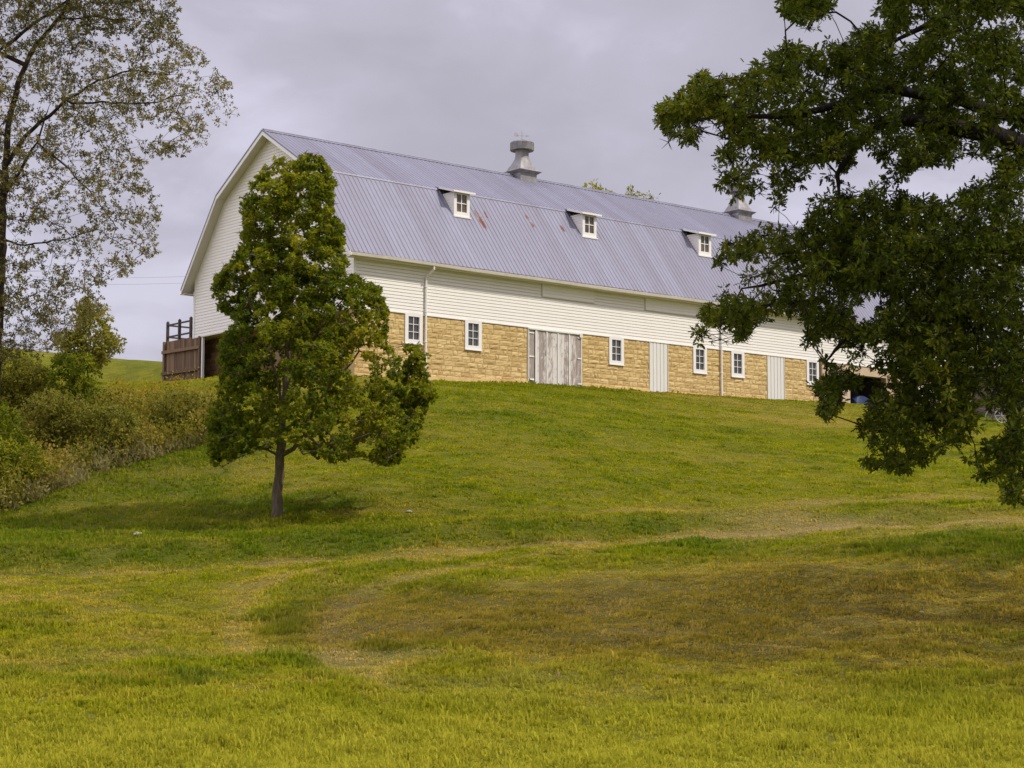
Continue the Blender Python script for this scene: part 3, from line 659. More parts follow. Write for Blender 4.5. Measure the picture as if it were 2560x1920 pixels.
# dormers
def dormer(xc):
    xc -= 0.045; w_, zf0, zf1 = 0.71, 4.15, 5.0; sl = (BR+EV)/(H2-H1)
    yf = -EV+(zf0-H1)*sl-0.02; x0, x1 = xc-w_/2, xc+w_/2
    ysl = lambda z: -EV+(z-H1)*sl
    mb = MB()                                            # cheeks with laps
    for xx, s in ((x0, -1), (x1, 1)):
        z = zf0
        while z < zf1+0.02:
            z2 = min(z+0.105, zf1+0.05)
            mb.add([(xx+s*0.016, yf, z), (xx+s*0.016, ysl(z)+0.02, z), (xx+s*0.003, ysl(z2)+0.02, z2), (xx+s*0.003, yf, z2), (xx, yf, z), (xx, ysl(z)+0.02, z)], [(0,1,2,3), (0,4,5,1)]); z += 0.105
        mb.add([(xx, yf+0.02, zf0), (xx, yf+0.02, zf1+0.06), (xx, ysl(zf1+0.06)+0.05, zf1+0.06)], [(0,1,2)], 0.5)
    d_ = mb.build('dormer', M_SIDING, barn)
    mb = MB(); fw = 0.11
    mb.box((x0-0.02, yf-0.03, zf0-0.02), (x0+fw, yf+0.06, zf1+0.05)); mb.box((x1-fw, yf-0.03, zf0-0.02), (x1+0.02, yf+0.06, zf1+0.05))
    mb.box((x0+fw, yf-0.028, zf0-0.02), (x1-fw, yf+0.05, zf0+fw+0.04)); mb.box((x0+fw, yf-0.028, zf1-0.03), (x1-fw, yf+0.05, zf1+0.04))
    mb.box((x0-0.06, yf-0.075, zf0-0.075), (x1+0.06, yf+0.03, zf0-0.021))
    mb.build('window_frame', M_TRIM, d_)
    a, b, c_, e = x0+fw, x1-fw, zf0+fw+0.04, zf1-0.03
    mb = MB(); mb.box(((a+b)/2-0.016, yf-0.01, c_), ((a+b)/2+0.016, yf+0.02, e)); mb.box((a, yf-0.008, (c_+e)/2-0.016), (b, yf+0.018, (c_+e)/2+0.016)); mb.build('muntin', M_TRIM, d_)
    mb = MB(); mb.box((a-0.01, yf+0.022, c_-0.01), (b+0.01, yf+0.03, e+0.01)); mb.build('pane', M_GLASS2, d_)
    mb = MB()                                            # low roof, sweeping back to the break line
    za, zb_ = zf1+0.07, H2+0.12; ya, yb_ = yf-0.16, BR+0.16; xa, xb = x0-0.15, x1+0.17
    q = [(xa, ya, za), (xb, ya, za), (xb, yb_, zb_), (xa, yb_, zb_)]; q += [(a_, b_, c2-0.05) for a_, b_, c2 in q]
    mb.add(q, [(0,1,2,3), (7,6,5,4), (0,4,5,1), (1,5,6,2), (2,6,7,3), (3,7,4,0)], 0.2)
    mb.build('dormer_roof', M_ROOF, d_)
    mb = MB(); mb.box((xa-0.01, ya-0.022, za-0.065), (xb+0.01, ya-0.001, za+0.005)); mb.bar((xa-0.011, ya, za-0.03), (xa-0.011, yb_-0.3, za-0.03+(zb_-za)*0.82), 0.02, 0.085); mb.bar((xb+0.011, ya, za-0.03), (xb+0.011, yb_-0.3, za-0.03+(zb_-za)*0.82), 0.02, 0.085); mb.build('dormer_fascia', M_TRIM, d_)
for xc in (5.86, 12.34, 18.90, 25.45, 32.0): dormer(xc)

# ridge ventilators
def ventilator(xc, vane):
    yc = W/2; s = 0.44; zt = 7.36; mb = MB()
    mb.box((xc-s, yc-s, 6.55), (xc+s, yc+s, zt))
    v = mb.build('ventilator', M_GALV, barn)
    mb = MB(); k = 0.60; vs = [(xc+i*s*1.0, yc+j*s*1.0, zt-0.02) for i, j in ((-1,-1),(1,-1),(1,1),(-1,1))] + [(xc+i*k, yc+j*k, zt+0.10) for i, j in ((-1,-1),(1,-1),(1,1),(-1,1))] + [(xc+i*k*0.97, yc+j*k*0.97, zt+0.125) for i, j in ((-1,-1),(1,-1),(1,1),(-1,1))]
    mb.add(vs, [(i, (i+1) % 4, 4+(i+1) % 4, 4+i) for i in range(4)]+[(4+i, 4+(i+1) % 4, 8+(i+1) % 4, 8+i) for i in range(4)]+[(8, 9, 10, 11)]); mb.build('flange', M_GALV, v)
    mb = MB(); n = 24; rings = []; z0 = zt+0.127                     # square to round hood
    for (fr, z, rr) in ((0, 0, 0.48), (0.25, 0.16, 0.44), (0.6, 0.36, 0.36), (0.9, 0.53, 0.31), (1, 0.64, 0.285), (1, 1.03, 0.28)):
        ring = []
        for q in range(n):
            t_ = 2*math.pi*q/n; cx, cy = math.cos(t_), math.sin(t_); m_ = max(abs(cx), abs(cy)); f_ = (1-fr)/m_ + fr
            ring.append((xc+rr*cx*f_, yc+rr*cy*f_, z0+z))
        rings.append(ring)
    vs = [p_ for r_ in rings for p_ in r_]
    mb.add(vs, [(i*n+q, i*n+(q+1) % n, (i+1)*n+(q+1) % n, (i+1)*n+q) for i in range(len(rings)-1) for q in range(n)]); mb.build('hood', M_GALV, v, smooth=False)
    mb = MB(); z0 = zt+0.127+0.90
    pr2 = [(0.28, 0.04), (0.485, 0.0), (0.490, 0.0)]
    for k_ in range(7): pr2 += [(0.490, k_*0.047+0.01), (0.504, k_*0.047+0.024), (0.490, k_*0.047+0.040)]
    pr2 += [(0.485, 0.345), (0.44, 0.37), (0.25, 0.40), (0.001, 0.42)]
    mb.lathe((xc, yc, z0), pr2, 32); mb.build('cap', M_GALV, v)
    if vane:
        z1 = z0+0.42; mb = MB(); mb.tube([(xc, yc, z1-0.02), (xc, yc, z1+0.42)], 0.014, 6)
        mb.bar((xc-0.30, yc, z1+0.20), (xc+0.36, yc, z1+0.27), 0.015, 0.02)
        mb.add([(xc-0.42, yc, z1+0.12), (xc-0.18, yc, z1+0.15), (xc-0.20, yc, z1+0.29), (xc-0.42, yc, z1+0.30)], [(0,1,2,3)])
        mb.add([(xc+0.20, yc, z1+0.21), (xc+0.42, yc, z1+0.28), (xc+0.20, yc, z1+0.30)], [(0,1,2)])
        mb.tube([(xc-0.08, yc, z1+0.08), (xc+0.14, yc, z1+0.08)], 0.012, 5); mb.build('weather_vane', M_CABLE, v)
ventilator(12.27, True); ventilator(25.36, True)

# deck with rail fence behind the gable, and the plank gate under it
dk = empty('rail_fence', BARN_LOC, ROT); tag(dk, 'dark weathered rail fence round the raised deck at the gable end', 'fence')
Y2 = 13.1; fz = 0.10
def post(x, y_, nm='post'):
    mb = MB(); mb.box((x-0.048, y_-0.048, fz-0.25), (x+0.048, y_+0.048, fz+0.72)); mb.add([(x-.048, y_-.048, fz+.72), (x+.048, y_-.048, fz+.72), (x+.048, y_+.048, fz+.72), (x-.048, y_+.048, fz+.72), (x, y_, fz+.78)], [(0,1,4), (1,2,4), (2,3,4), (3,0,4)]); mb.build(nm, M_RAILWOOD, dk)
for q in ((0.0, Y2), (0.0, Y2-0.95), (0.0, Y2-1.85), (1.3, Y2), (2.6, Y2), (3.9, Y2)): post(*q)
for dz in (0.12, 0.60):
    mb = MB(); mb.bar((0.0, Y2+0.05, fz+dz), (0.0, Y2-1.9, fz+dz), 0.04, 0.065); mb.build('rail', M_RAILWOOD, dk)
    mb = MB(); mb.bar((-0.05, Y2, fz+dz), (4.0, Y2, fz+dz), 0.04, 0.065); mb.build('rail', M_RAILWOOD, dk)
deck = empty('wooden_deck', BARN_LOC, ROT); tag(deck, 'raised deck beside the barn gable, carrying the dark rail fence', 'deck')
mb = MB()
for k in range(18): mb.box((-0.06+k*0.24, W+0.12, fz-0.12), (-0.06+k*0.24+0.23, Y2+0.08, fz-0.08))
mb.build('floor_boards', M_BROWNWOOD, deck)
mb = MB(); mb.box((-0.05, W+0.14, fz-0.30), (0.05, Y2+0.05, fz-0.121)); mb.box((0.05, Y2-0.05, fz-0.30), (4.2, Y2+0.05, fz-0.121)); mb.build('beam', M_BROWNWOOD, deck)
a = B(-0.15, Y2-0.05, 0); b = B(0.02, 10.45, 0)
gate = empty('plank_gate', (a[0], a[1], BARN_LOC[2]), math.atan2(b[1]-a[1], b[0]-a[0])); tag(gate, 'tall brown plank gate with two crossbars beside the barn gable', 'gate')
gl = math.hypot(b[0]-a[0], b[1]-a[1]); mb = MB(); x = 0.0
while x < gl:
    x2 = min(x+random.uniform(0.09, 0.15), gl); mb.box((x+0.004, -0.01-random.uniform(0, 0.012), -2.5), (x2-0.004, 0.02, 0.0)); x = x2
mb.build('planks', M_BROWNWOOD, gate)
for zc in (-0.42, -1.28): mb = MB(); mb.box((-0.06, -0.115, zc-0.07), (gl, -0.024, zc+0.05)); mb.build('crossbar', M_BROWNWOOD, gate)
mb = MB(); mb.bar((0.12, -0.045, -1.36), (gl*0.6, -0.045, -2.2), 0.03, 0.12); mb.build('brace', M_BROWNWOOD, gate)
for xx in (0.05, gl-0.04): mb = MB(); mb.box((xx-0.06, -0.09, -2.5), (xx+0.06, -0.02, 0.0)); mb.build('gate_post', M_BROWNWOOD, gate)

# things in the open bay, and the shed + cart at the far right
tp = empty('tarp_bundle', B(28.0, 0.8, -1.95), ROT); tag(tp, 'blue tarp covering a low pile inside the dark bay', 'tarp')
mb = MB(); n = 9; vs = []
for j in range(n):
    for i in range(n):
        u, v = i/(n-1)*2-1, j/(n-1)*2-1; vs.append((u*0.75, v*0.5, max(0.0, (1-u*u)*(1-v*v))**0.4*0.75+random.uniform(-.03, .03)))
mb.add(vs, [(j*n+i, j*n+i+1, (j+1)*n+i+1, (j+1)*n+i) for j in range(n-1) for i in range(n-1)]); mb.build('cover_sheet', M_BLUE, tp)
sl_ = P(2600, 1022, 70.0); sl_[2] = H(sl_[0], sl_[1])[0]-0.1
shed = empty('board_shed', sl_, R(6)); tag(shed, 'grey brown board shed half hidden by the oak at the right edge', 'shed')
mb = MB(); x = -1.55
while x < 2.8:
    x2 = x+random.uniform(0.14, 0.2); mb.box((x+0.004, -0.02, 0), (x2-0.004, 0.02, 1.55)); x = x2
mb.box((-1.55, 0.03, 0), (2.8, 3.0, 1.55)); mb.build('wall', M_GREYBROWN, shed)
mb = MB(); mb.add([(-1.8, -0.35, 1.5), (3.05, -0.35, 1.5), (3.05, 1.6, 2.35), (-1.8, 1.6, 2.35), (-1.8, 3.3, 1.5), (3.05, 3.3, 1.5)], [(0,1,2,3), (3,2,5,4)]); mb.add([(-1.55, 0.0, 1.551), (-1.55, 3.0, 1.551), (-1.55, 1.6, 2.28)], [(0,1,2)]); mb.build('roof', M_GREYBROWN, shed)
cl = P(2500, 1028, 66.5); cl[2] = H(cl[0], cl[1])[0]
cart = empty('farm_cart', cl, R(12)); tag(cart, 'small farm cart with spoked wheel and yellow crate beside the shed', 'cart')
mb = MB(); mb.box((-0.1, 0.1, 0.42), (1.2, 0.75, 0.50)); mb.box((-0.1, 0.1, 0.5), (1.2, 0.14, 0.68)); mb.box((-0.1, 0.71, 0.5), (1.2, 0.75, 0.68)); mb.build('bed', M_GREYBROWN, cart)
for xx in (0.08, ):
    for yy in (0.05, 0.8):
        mb = MB(); mb.tube([(xx+0.26*math.cos(q*math.pi/10), yy, 0.27+0.26*math.sin(q*math.pi/10)) for q in range(21)], 0.025, 6, False)
        mb.tube([(xx, yy-0.04, 0.27), (xx, yy+0.04, 0.27)], 0.04, 8)
        for q in range(8): mb.bar((xx, yy, 0.27), (xx+0.25*math.cos(q*math.pi/4), yy, 0.27+0.25*math.sin(q*math.pi/4)), 0.02, 0.02)
        mb.build('wheel', M_CABLE, cart)
for q_, e_ in (((0.7, 0.1, 0.42), (0.7, 0.1, 0.0)), ((0.7, 0.74, 0.42), (0.7, 0.74, 0.0))): mb = MB(); mb.bar(q_, e_, 0.04, 0.04); mb.build('prop_leg', M_GREYBROWN, cart)
mb = MB(); mb.bar((-0.1, 0.4, 0.45), (-0.6, 0.4, 0.55), 0.04, 0.04); mb.build('shaft', M_GREYBROWN, cart)
cr = empty('lattice_crate', cl+np.array([0.62, -0.25, 0.0]), R(5)); tag(cr, 'yellow slatted crate on the grass in front of the farm cart', 'crate')
mb = MB()
for zc in (0.04, 0.12, 0.20, 0.28): 
    for yy in (0, 0.35): mb.bar((0, yy, zc), (0.55, yy, zc), 0.015, 0.03)
    for xx in (0, 0.55): mb.bar((xx, 0, zc), (xx, 0.35, zc), 0.015, 0.03)
for xx in (0, 0.11, 0.22, 0.33, 0.44, 0.55):
    for yy in (0.012, 0.338): mb.bar((xx, yy, 0), (xx, yy, 0.32), 0.03, 0.015)
mb.build('slats', M_YELLOW, cr)

# two power lines left of the barn
for (y0, y1, lab) in ((637, 676, 'thin upper power line crossing the sky left of the barn'), (655, 692, 'thin lower power line crossing the sky left of the barn')):
    a, b = P(-900, y0-70, 95), P(560, y1+14, 88); mb = MB()
    pts = [a+(b-a)*k/24 - np.array([0, 0, 1.1*4*(k/24)*(1-k/24)]) for k in range(25)]
    mb.tube(pts, 0.007, 5); tag(mb.build('power_line', M_CABLE), lab, 'power line', 'power lines left of the barn')

# ---------------------------------------------------------------- trees
def inpoly(px, py, poly):
    c = np.zeros(len(px), bool); n = len(poly)
    for i in range(n):
        (x1, y1), (x2, y2) = poly[i], poly[(i+1) % n]
        if y1 == y2: continue
        cond = ((y1 > py) != (y2 > py)) & (px < (x2-x1)*(py-y1)/(y2-y1)+x1); c ^= cond
    return c
def sample(polys, gaps, n, seed, sparse=()):
    r_ = np.random.default_rng(seed); al = np.array([q for p_ in polys for q in p_]); lo, hi = al.min(0), al.max(0); out = []
    while len(out) < n:
        q = lo+(hi-lo)*r_.random((4000, 2)); k = np.zeros(4000, bool)
        for p_ in polys: k |= inpoly(q[:, 0], q[:, 1], p_)
        for g_ in gaps: k &= ~inpoly(q[:, 0], q[:, 1], g_)
        for g_, keep in sparse: k &= ~(inpoly(q[:, 0], q[:, 1], g_) & (r_.random(4000) > keep))
        out.extend(q[k].tolist())
    return np.array(out[:n])

def skeleton(limbs, tips, tip_r, step=0.3, seed=1, expn=2.4, bend=0.12):
    """limbs: polylines (k,3)+radii; tips are joined to the nearest wood. returns nodes, parents, radii"""
    r_ = np.random.default_rng(seed); pos = []; par = []; rad0 = []
    for pts, ra in limbs:
        pts = np.array(pts, float)
        if len(pos): j = int(np.argmin(((np.array(pos)-pts[0])**2).sum(1)))
        else: j = -1
        prev = j
        for i in range(len(pts)-1):
            d = np.linalg.norm(pts[i+1]-pts[i]); n = max(1, int(d/step))
            for k in range(0 if (i == 0 and j < 0) else 1, n+1):
                if i > 0 and k == 0: continue
                f_ = k/n; s = (i+f_)/(len(pts)-1)
                q = pts[i]+(pts[i+1]-pts[i])*f_ + r_.normal(0, 0.02, 3)*(1 if k < n else 0.5)
                pos.append(q); par.append(prev); rad0.append(ra[0]+(ra[1]-ra[0])*s); prev = len(pos)-1
    nl = len(pos)
    base = np.array(pos); d0 = np.array([((base-q)**2).sum(1).min() for q in tips]); order = np.argsort(d0)
    cap = np.zeros((nl+len(tips)*40, 3)); cap[:nl] = base; cnt = nl; ends = []
    for oi in order:
        q = tips[oi]; dd = cap[:cnt]-q; d2 = (dd**2).sum(1) + 0.6*np.maximum(dd[:, 2], 0)**2
        j = int(np.argmin(d2)); d = math.sqrt(((cap[j]-q)**2).sum()); n = max(1, int(d/step)); a = cap[j].copy()
        side = r_.normal(0, bend, 3)*d; prev = j
        for k in range(1, n+1):
            f_ = k/n; p_ = a+(q-a)*f_ + side*math.sin(math.pi*f_)*0.6 + np.array([0, 0, 0.10*d*math.sin(math.pi*f_)])
            cap[cnt] = p_; pos.append(p_); par.append(prev); rad0.append(0); prev = cnt; cnt += 1
        ends.append(prev)
    n = len(pos); acc = np.zeros(n); ch = [[] for _ in range(n)]
    for i in range(n):
        if par[i] >= 0: ch[par[i]].append(i)
    rad = np.zeros(n)
    for i in range(n-1, -1, -1):
        v = acc[i]**(1/expn) if acc[i] > 0 else tip_r
        rad[i] = max(v, rad0[i]); 
        if par[i] >= 0: acc[par[i]] += min(v, 9)**expn
    return np.array(pos), par, rad, ch, ends
def wood_mesh(name, pos, par, rad, ch, mat, parent, extra=None):
    V = []; F = []; nb = 0; start = [i for i in range(len(pos)) if par[i] < 0]; stack = [(i, None) for i in start]
    while stack:
        i, pr_ = stack.pop(); chain = [] if pr_ is None else [pr_]; cur = i
        while True:
            chain.append(cur); c_ = ch[cur]
            if not c_: break
            c_ = sorted(c_, key=lambda k: -rad[k])
            for o_ in c_[1:]: stack.append((o_, cur))
            cur = c_[0]
        if len(chain) < 2: continue
        pts = pos[chain]; ra = rad[chain].copy()
        if pr_ is not None: ra[0] = min(ra[0], ra[1]*1.25)
        sd = 10 if ra.max() > 0.1 else (6 if ra.max() > 0.02 else 4)
        d = np.gradient(pts, axis=0); d /= (np.linalg.norm(d, axis=1)[:, None]+1e-9)
        a = np.cross(d[0], [0.3, 0.2, 0.9]); 
        for k in range(len(pts)):
            a = a-d[k]*(a@d[k]); a /= (np.linalg.norm(a)+1e-9); b = np.cross(d[k], a)
            tt = np.arange(sd)*2*math.pi/sd; wob = 1+0.08*np.sin(tt*3+k*0.7) if ra[k] > 0.08 else 1.0
            V.append(pts[k]+(np.cos(tt)*ra[k]*wob)[:, None]*a+(np.sin(tt)*ra[k]*wob)[:, None]*b)
            if k:
                q = np.arange(sd); F.append(np.stack([nb-sd+q, nb-sd+(q+1) % sd, nb+(q+1) % sd, nb+q], 1))
            nb += sd
    V = np.concatenate(V); F = np.concatenate(F)
    if extra is not None: F = np.concatenate([F, extra[1]+len(V)]); V = np.concatenate([V, extra[0]])
    return fast_mesh(name, V, [F], mat, parent, smooth=True)

LEAF = {
 'oak': np.array([(0,.02,0),(.16,.04,.0),(.26,.17,.03),(.36,.07,.0),(.50,.22,.04),(.60,.08,.0),(.76,.17,.03),(.84,.07,0),(1.0,.0,-.03),(.84,-.07,0),(.76,-.17,.03),(.60,-.08,0),(.50,-.22,.04),(.36,-.07,0),(.26,-.17,.03),(.16,-.04,0)]),
 'maple': np.array([(0,0,0),(.12,.10,.0),(.05,.36,.02),(.30,.30,.03),(.52,.52,.04),(.60,.22,.02),(1.0,.0,-.04),(.60,-.22,.02),(.52,-.52,.04),(.30,-.30,.03),(.05,-.36,.02),(.12,-.10,0)]),
 'oval': np.array([(0,0,0),(.3,.22,.02),(.7,.20,.02),(1,0,-.02),(.7,-.20,.02),(.3,-.22,.02)]),
 'sliver': np.array([(0,0,0),(.5,.16,.02),(1,0,-.02),(.5,-.16,.02)]),
}
def leaves(name, pos, dirs, size, kind, mat, parent, rnd, seed=3, upb=0.9):
    r_ = np.random.default_rng(seed); T = LEAF[kind]; n = len(pos); k = len(T)
    A_ = dirs/(np.linalg.norm(dirs, axis=1)[:, None]+1e-9)
    Nn = r_.normal(0, 0.55, (n, 3)); Nn[:, 2] += upb; Nn -= A_*(Nn*A_).sum(1)[:, None]; Nn /= (np.linalg.norm(Nn, axis=1)[:, None]+1e-9)
    Bn = np.cross(Nn, A_); s = np.asarray(size)[:, None, None]
    V = pos[:, None]+s*(T[None, :, 0:1]*A_[:, None]+T[None, :, 1:2]*Bn[:, None]+T[None, :, 2:3]*Nn[:, None])
    F = np.arange(n*k).reshape(n, k)
    return fast_mesh(name, V.reshape(-1, 3), [F], mat, parent, attrs={'rnd': rnd})
def clumps(cent, ntip, nleaf, rc, rl, seed, droop=0.15, flat=0.75):
    """leaf positions/directions: every centre has ntip rosettes of nleaf leaves"""
    r_ = np.random.default_rng(seed); n = len(cent)
    off = r_.normal(0, 1, (n, ntip, 3)); off /= (np.linalg.norm(off, axis=2)[..., None]+1e-9); off *= (r_.random((n, ntip, 1))**0.5)*rc; off[..., 2] *= flat
    tipp = cent[:, None]+off
    d = r_.normal(0, 1, (n, ntip, nleaf, 3)) + 1.1*(off/(rc+1e-9))[:, :, None]; d[..., 2] -= droop
    d /= (np.linalg.norm(d, axis=3)[..., None]+1e-9)
    p_ = tipp[:, :, None]+d*rl*r_.random((n, ntip, nleaf, 1))
    crv = np.repeat(r_.random((n, 1, 1)), ntip, 1); tv = r_.random((n, ntip, 1))
    rnd = np.clip(0.40*crv+0.25*tv+0.45*r_.random((n, ntip, nleaf)), 0, 1)
    return p_.reshape(-1, 3), d.reshape(-1, 3), rnd.reshape(-1), tipp
def twigs(cent, tipp, rad=0.004):
    """fine twigs from a clump centre to its rosettes (three-sided)"""
    n, k, _ = tipp.shape; a = np.repeat(cent[:, None], k, 1).reshape(-1, 3); b = tipp.reshape(-1, 3); d = b-a; d /= (np.linalg.norm(d, axis=1)[:, None]+1e-9)
    u = np.cross(d, [0.31, 0.52, 0.8]); u /= (np.linalg.norm(u, axis=1)[:, None]+1e-9); v = np.cross(d, u)
    ring = [u, -0.5*u+0.866*v, -0.5*u-0.866*v]; V = np.stack([a+rad*1.6*q for q in ring]+[b+rad*0.5*q for q in ring], 1)
    m_ = len(a); base = np.arange(m_)[:, None]*6
    F = np.concatenate([base+np.array([[i, (i+1) % 3, 3+(i+1) % 3, 3+i]]) for i in range(3)]); return V.reshape(-1, 3), F

# --- young maple
MP = [(762,388),(800,400),(832,455),(836,515),(822,545),(856,566),(850,620),(866,655),(850,688),(900,692),(945,722),(962,780),(956,835),(985,880),(1020,862),(1052,868),(1062,930),(1082,985),(1056,1010),(1040,1080),(1000,1150),(960,1160),(900,1140),(830,1150),(760,1118),(720,1100),(640,1120),(575,1145),(540,1165),(524,1110),(518,1050),(548,1000),(556,940),(552,880),(563,835),(585,800),(548,770),(535,725),(545,690),(592,640),(602,600),(612,560),(602,500),(645,440),(695,405),(735,412)]
MP = [(775+(a-775)*1.035, 790+(b-790)*1.012) for a, b in MP]
MG = [[(955,845),(985,895),(1000,880),(975,850)], [(858,640),(905,640),(905,688),(868,690)], [(545,1170),(600,1130),(680,1150),(680,1200),(540,1220)]]
MD = 38.0
def maple_depth(q, seed):
    r_ = np.random.default_rng(seed); xc = 720+0.09*(q[:, 1]-400)*0.9; hw = np.interp(q[:, 1], [390, 500, 700, 900, 1100, 1160], [70, 125, 190, 255, 280, 220])
    u = np.clip((q[:, 0]-xc)/hw, -1, 1); return MD + r_.uniform(-1, 1, len(q))*np.sqrt(1-u*u+0.03)*hw/FPX*MD*0.92
q = sample([MP], MG, 980, 5, [([(900,840),(1010,860),(990,960),(880,960)], 0.45), ([(820,540),(870,560),(880,690),(850,700)], 0.5)]); q = np.concatenate([q, sample([[(570,1060),(770,1075),(770,1140),(570,1150)], [(530,1040),(620,1040),(600,1160),(540,1160)]], [], 70, 8)]); e_ = np.array(MP); cc_ = np.array([762.0, 790.0]); ee_ = np.concatenate([e_+(np.roll(e_, -1, 0)-e_)*f_ for f_ in (0, 0.34, 0.67)]); ee_ = ee_+(np.stack([np.interp(ee_[:, 1], [390, 1160], [745, 790]), ee_[:, 1]], 1)-ee_)*0.10; q = np.concatenate([q, ee_, sample([[(590,560),(700,480),(860,560),(860,700),(760,720),(600,700)]], [], 90, 9)]); dp = maple_depth(q, 6)
tips = np.array([P(a, b, d) for (a, b), d in zip(q, dp)])
tb = P(690, 1300, MD); tb[2] = HG(tb[0], tb[1])[0]-0.05
PL = lambda lst, d0: [P(a, b, d0+dd) for a, b, dd in lst]
limbs = [([tb]+PL([(693,1235,0),(700,1145,0),(705,1050,0),(712,950,0.05),(722,820,0),(730,650,-.1),(745,500,0),(755,430,0)], MD), (0.118, 0.012)),
         (PL([(703,1150,0),(735,1125,-.1),(758,1085,-.2),(775,1040,-.3),(830,960,-.5),(900,880,-.6)], MD), (0.055, 0.012)),
         (PL([(758,1108,-.2),(800,1118,-.4),(860,1112,-.6),(940,1080,-.8)], MD), (0.03, 0.01)),
         (PL([(700,1145,0),(668,1128,.2),(610,1105,.3),(565,1080,.4)], MD), (0.03, 0.01)),
         (PL([(703,1130,0),(690,1060,.3),(650,960,.6),(610,860,.8)], MD), (0.04, 0.01)),
         (PL([(707,1040,0),(735,960,.2),(780,860,.4),(820,760,.5)], MD), (0.035, 0.01)),
         (PL([(707,1040,0),(690,950,-.4),(650,830,-.8),(620,750,-.9)], MD), (0.035, 0.01))]
def project(p):
    y = p[:, 1]; z = p[:, 2]-EYE; f_ = y*cP+z*sP
    return 1280+FPX*p[:, 0]/f_, 960-FPX*(-y*sP+z*cP)/f_
def make_tree(name, label, cat, base, limbs, tips, tip_r, bark, leafmat, kind, ntip, nleaf, rc, rl, size, seed, leafcent=None, step=0.25, upb=0.9, droop=0.15, bias=None, expn=2.4, shape=None, jit=9):
    root = empty(name, base); tag(root, label, cat)
    pos, par, rad, ch, ends = skeleton(limbs, tips, tip_r, step, seed, expn)
    bvec = np.array(base, float)
    cen = tips if leafcent is None else leafcent
    p_, d_, rn, tp_ = clumps(cen, ntip, nleaf, rc, rl, seed+5, droop)
    if bias is not None: rn = np.clip(rn+np.repeat(bias, ntip*nleaf), 0, 1)
    r_ = np.random.default_rng(seed+9)
    if shape is not None:                                # prune stray sprays so that the crown keeps its outline and openings
        px, py = project(p_); jx = (vnoise(px, py, 11, 5)-0.5)*2*jit; jy = (vnoise(px, py, 11, 6)-0.5)*2*jit
        k = np.zeros(len(px), bool)
        for q_ in shape[0]: k |= inpoly(px+jx, py+jy, q_)
        for q_ in shape[1]: k &= ~inpoly(px+jx, py+jy, q_)
        k |= (px > 2565) | (py < -30)
        p_, d_, rn = p_[k], d_[k], rn[k]
    leaves('crown', p_-bvec, d_, size*(0.7+0.6*r_.random(len(p_))), kind, leafmat, root, rn, seed, upb)
    wood_mesh('trunk', pos-bvec, par, rad, ch, bark, root, twigs(cen-bvec, tp_-bvec))
    return root
bias = np.where((q[:, 0] > 860) & (q[:, 1] > 820) & (q[:, 0] < 960), 0.22, 0.0) + np.where(q[:, 1] < 620, 0.08, 0) - np.where((q[:, 0] < 640) & (q[:, 1] > 700), 0.12, 0) + np.where((q[:, 0] > 860) & (q[:, 1] < 900), 0.07, 0)
make_tree('maple_tree', 'young maple tree with slim trunk and upright dense crown before the gable', 'tree', tb, limbs, tips, 0.005, M_BARK_MAPLE, M_MAPLELEAF, 'maple', 8, 11, 0.155, 0.05, 0.064, 21, bias=bias, upb=0.7, shape=([MP], MG))

# --- oak at the right
OD = 24.0
OA = [(1645,278),(1682,240),(1722,215),(1732,182),(1772,180),(1790,196),(1862,190),(1872,152),(1900,132),(1960,108),(1990,100),(2002,128),(2022,112),(2080,106),(2130,100),(2138,76),(2182,56),(2188,0),(2190,-180),(2560,-260),(2560,372),(2500,392),(2440,392),(2415,385),(2384,404),(2342,395),(2300,410),(2240,446),(2200,478),(2060,500),(2035,440),(1980,410),(1905,385),(1850,338),(1812,326),(1800,295),(1758,288),(1728,300),(1748,335),(1733,350),(1690,352),(1652,312)]
OSP = [(1948,-60),(2086,-60),(2072,20),(2040,48),(2014,74),(2000,68),(1988,44),(1952,34)]
OB = [(1782,382),(1850,336),(1905,372),(1902,420),(1896,480),(1880,498),(1830,505),(1800,512),(1784,498),(1788,440)]
OC = [(1905,365),(1990,382),(2022,402),(2002,450),(1985,462),(1972,500),(1950,522),(1916,522),(1910,490),(1932,450)]
ODm = [(2008,566),(2030,505),(2100,492),(2150,485),(2190,475),(2242,470),(2300,500),(2330,495),(2385,500),(2410,462),(2462,442),(2500,402),(2560,372),(2560,1245),(2533,1258),(2500,1232),(2515,1175),(2490,1196),(2457,1200),(2434,1148),(2432,1112),(2500,1092),(2522,1050),(2500,1010),(2440,1025),(2442,1062),(2424,1087),(2406,1114),(2356,1119),(2338,1138),(2316,1141),(2298,1168),(2262,1178),(2207,1168),(2164,1178),(2160,1138),(2190,1125),(2153,1100),(2138,1062),(2171,1025),(2182,986),(2178,960),(2105,965),(2070,955),(2076,917),(2051,918),(2034,888),(2034,857),(2010,835),(2012,792),(1956,783),(1921,799),(1882,801),(1860,842),(1838,855),(1826,798),(1774,820),(1748,855),(1732,852),(1752,765),(1815,742),(1774,705),(1770,660),(1808,612),(1912,562),(1965,575)]
OE = [(2032,955),(2085,950),(2105,985),(2078,1042),(2060,1044),(2042,1000)]
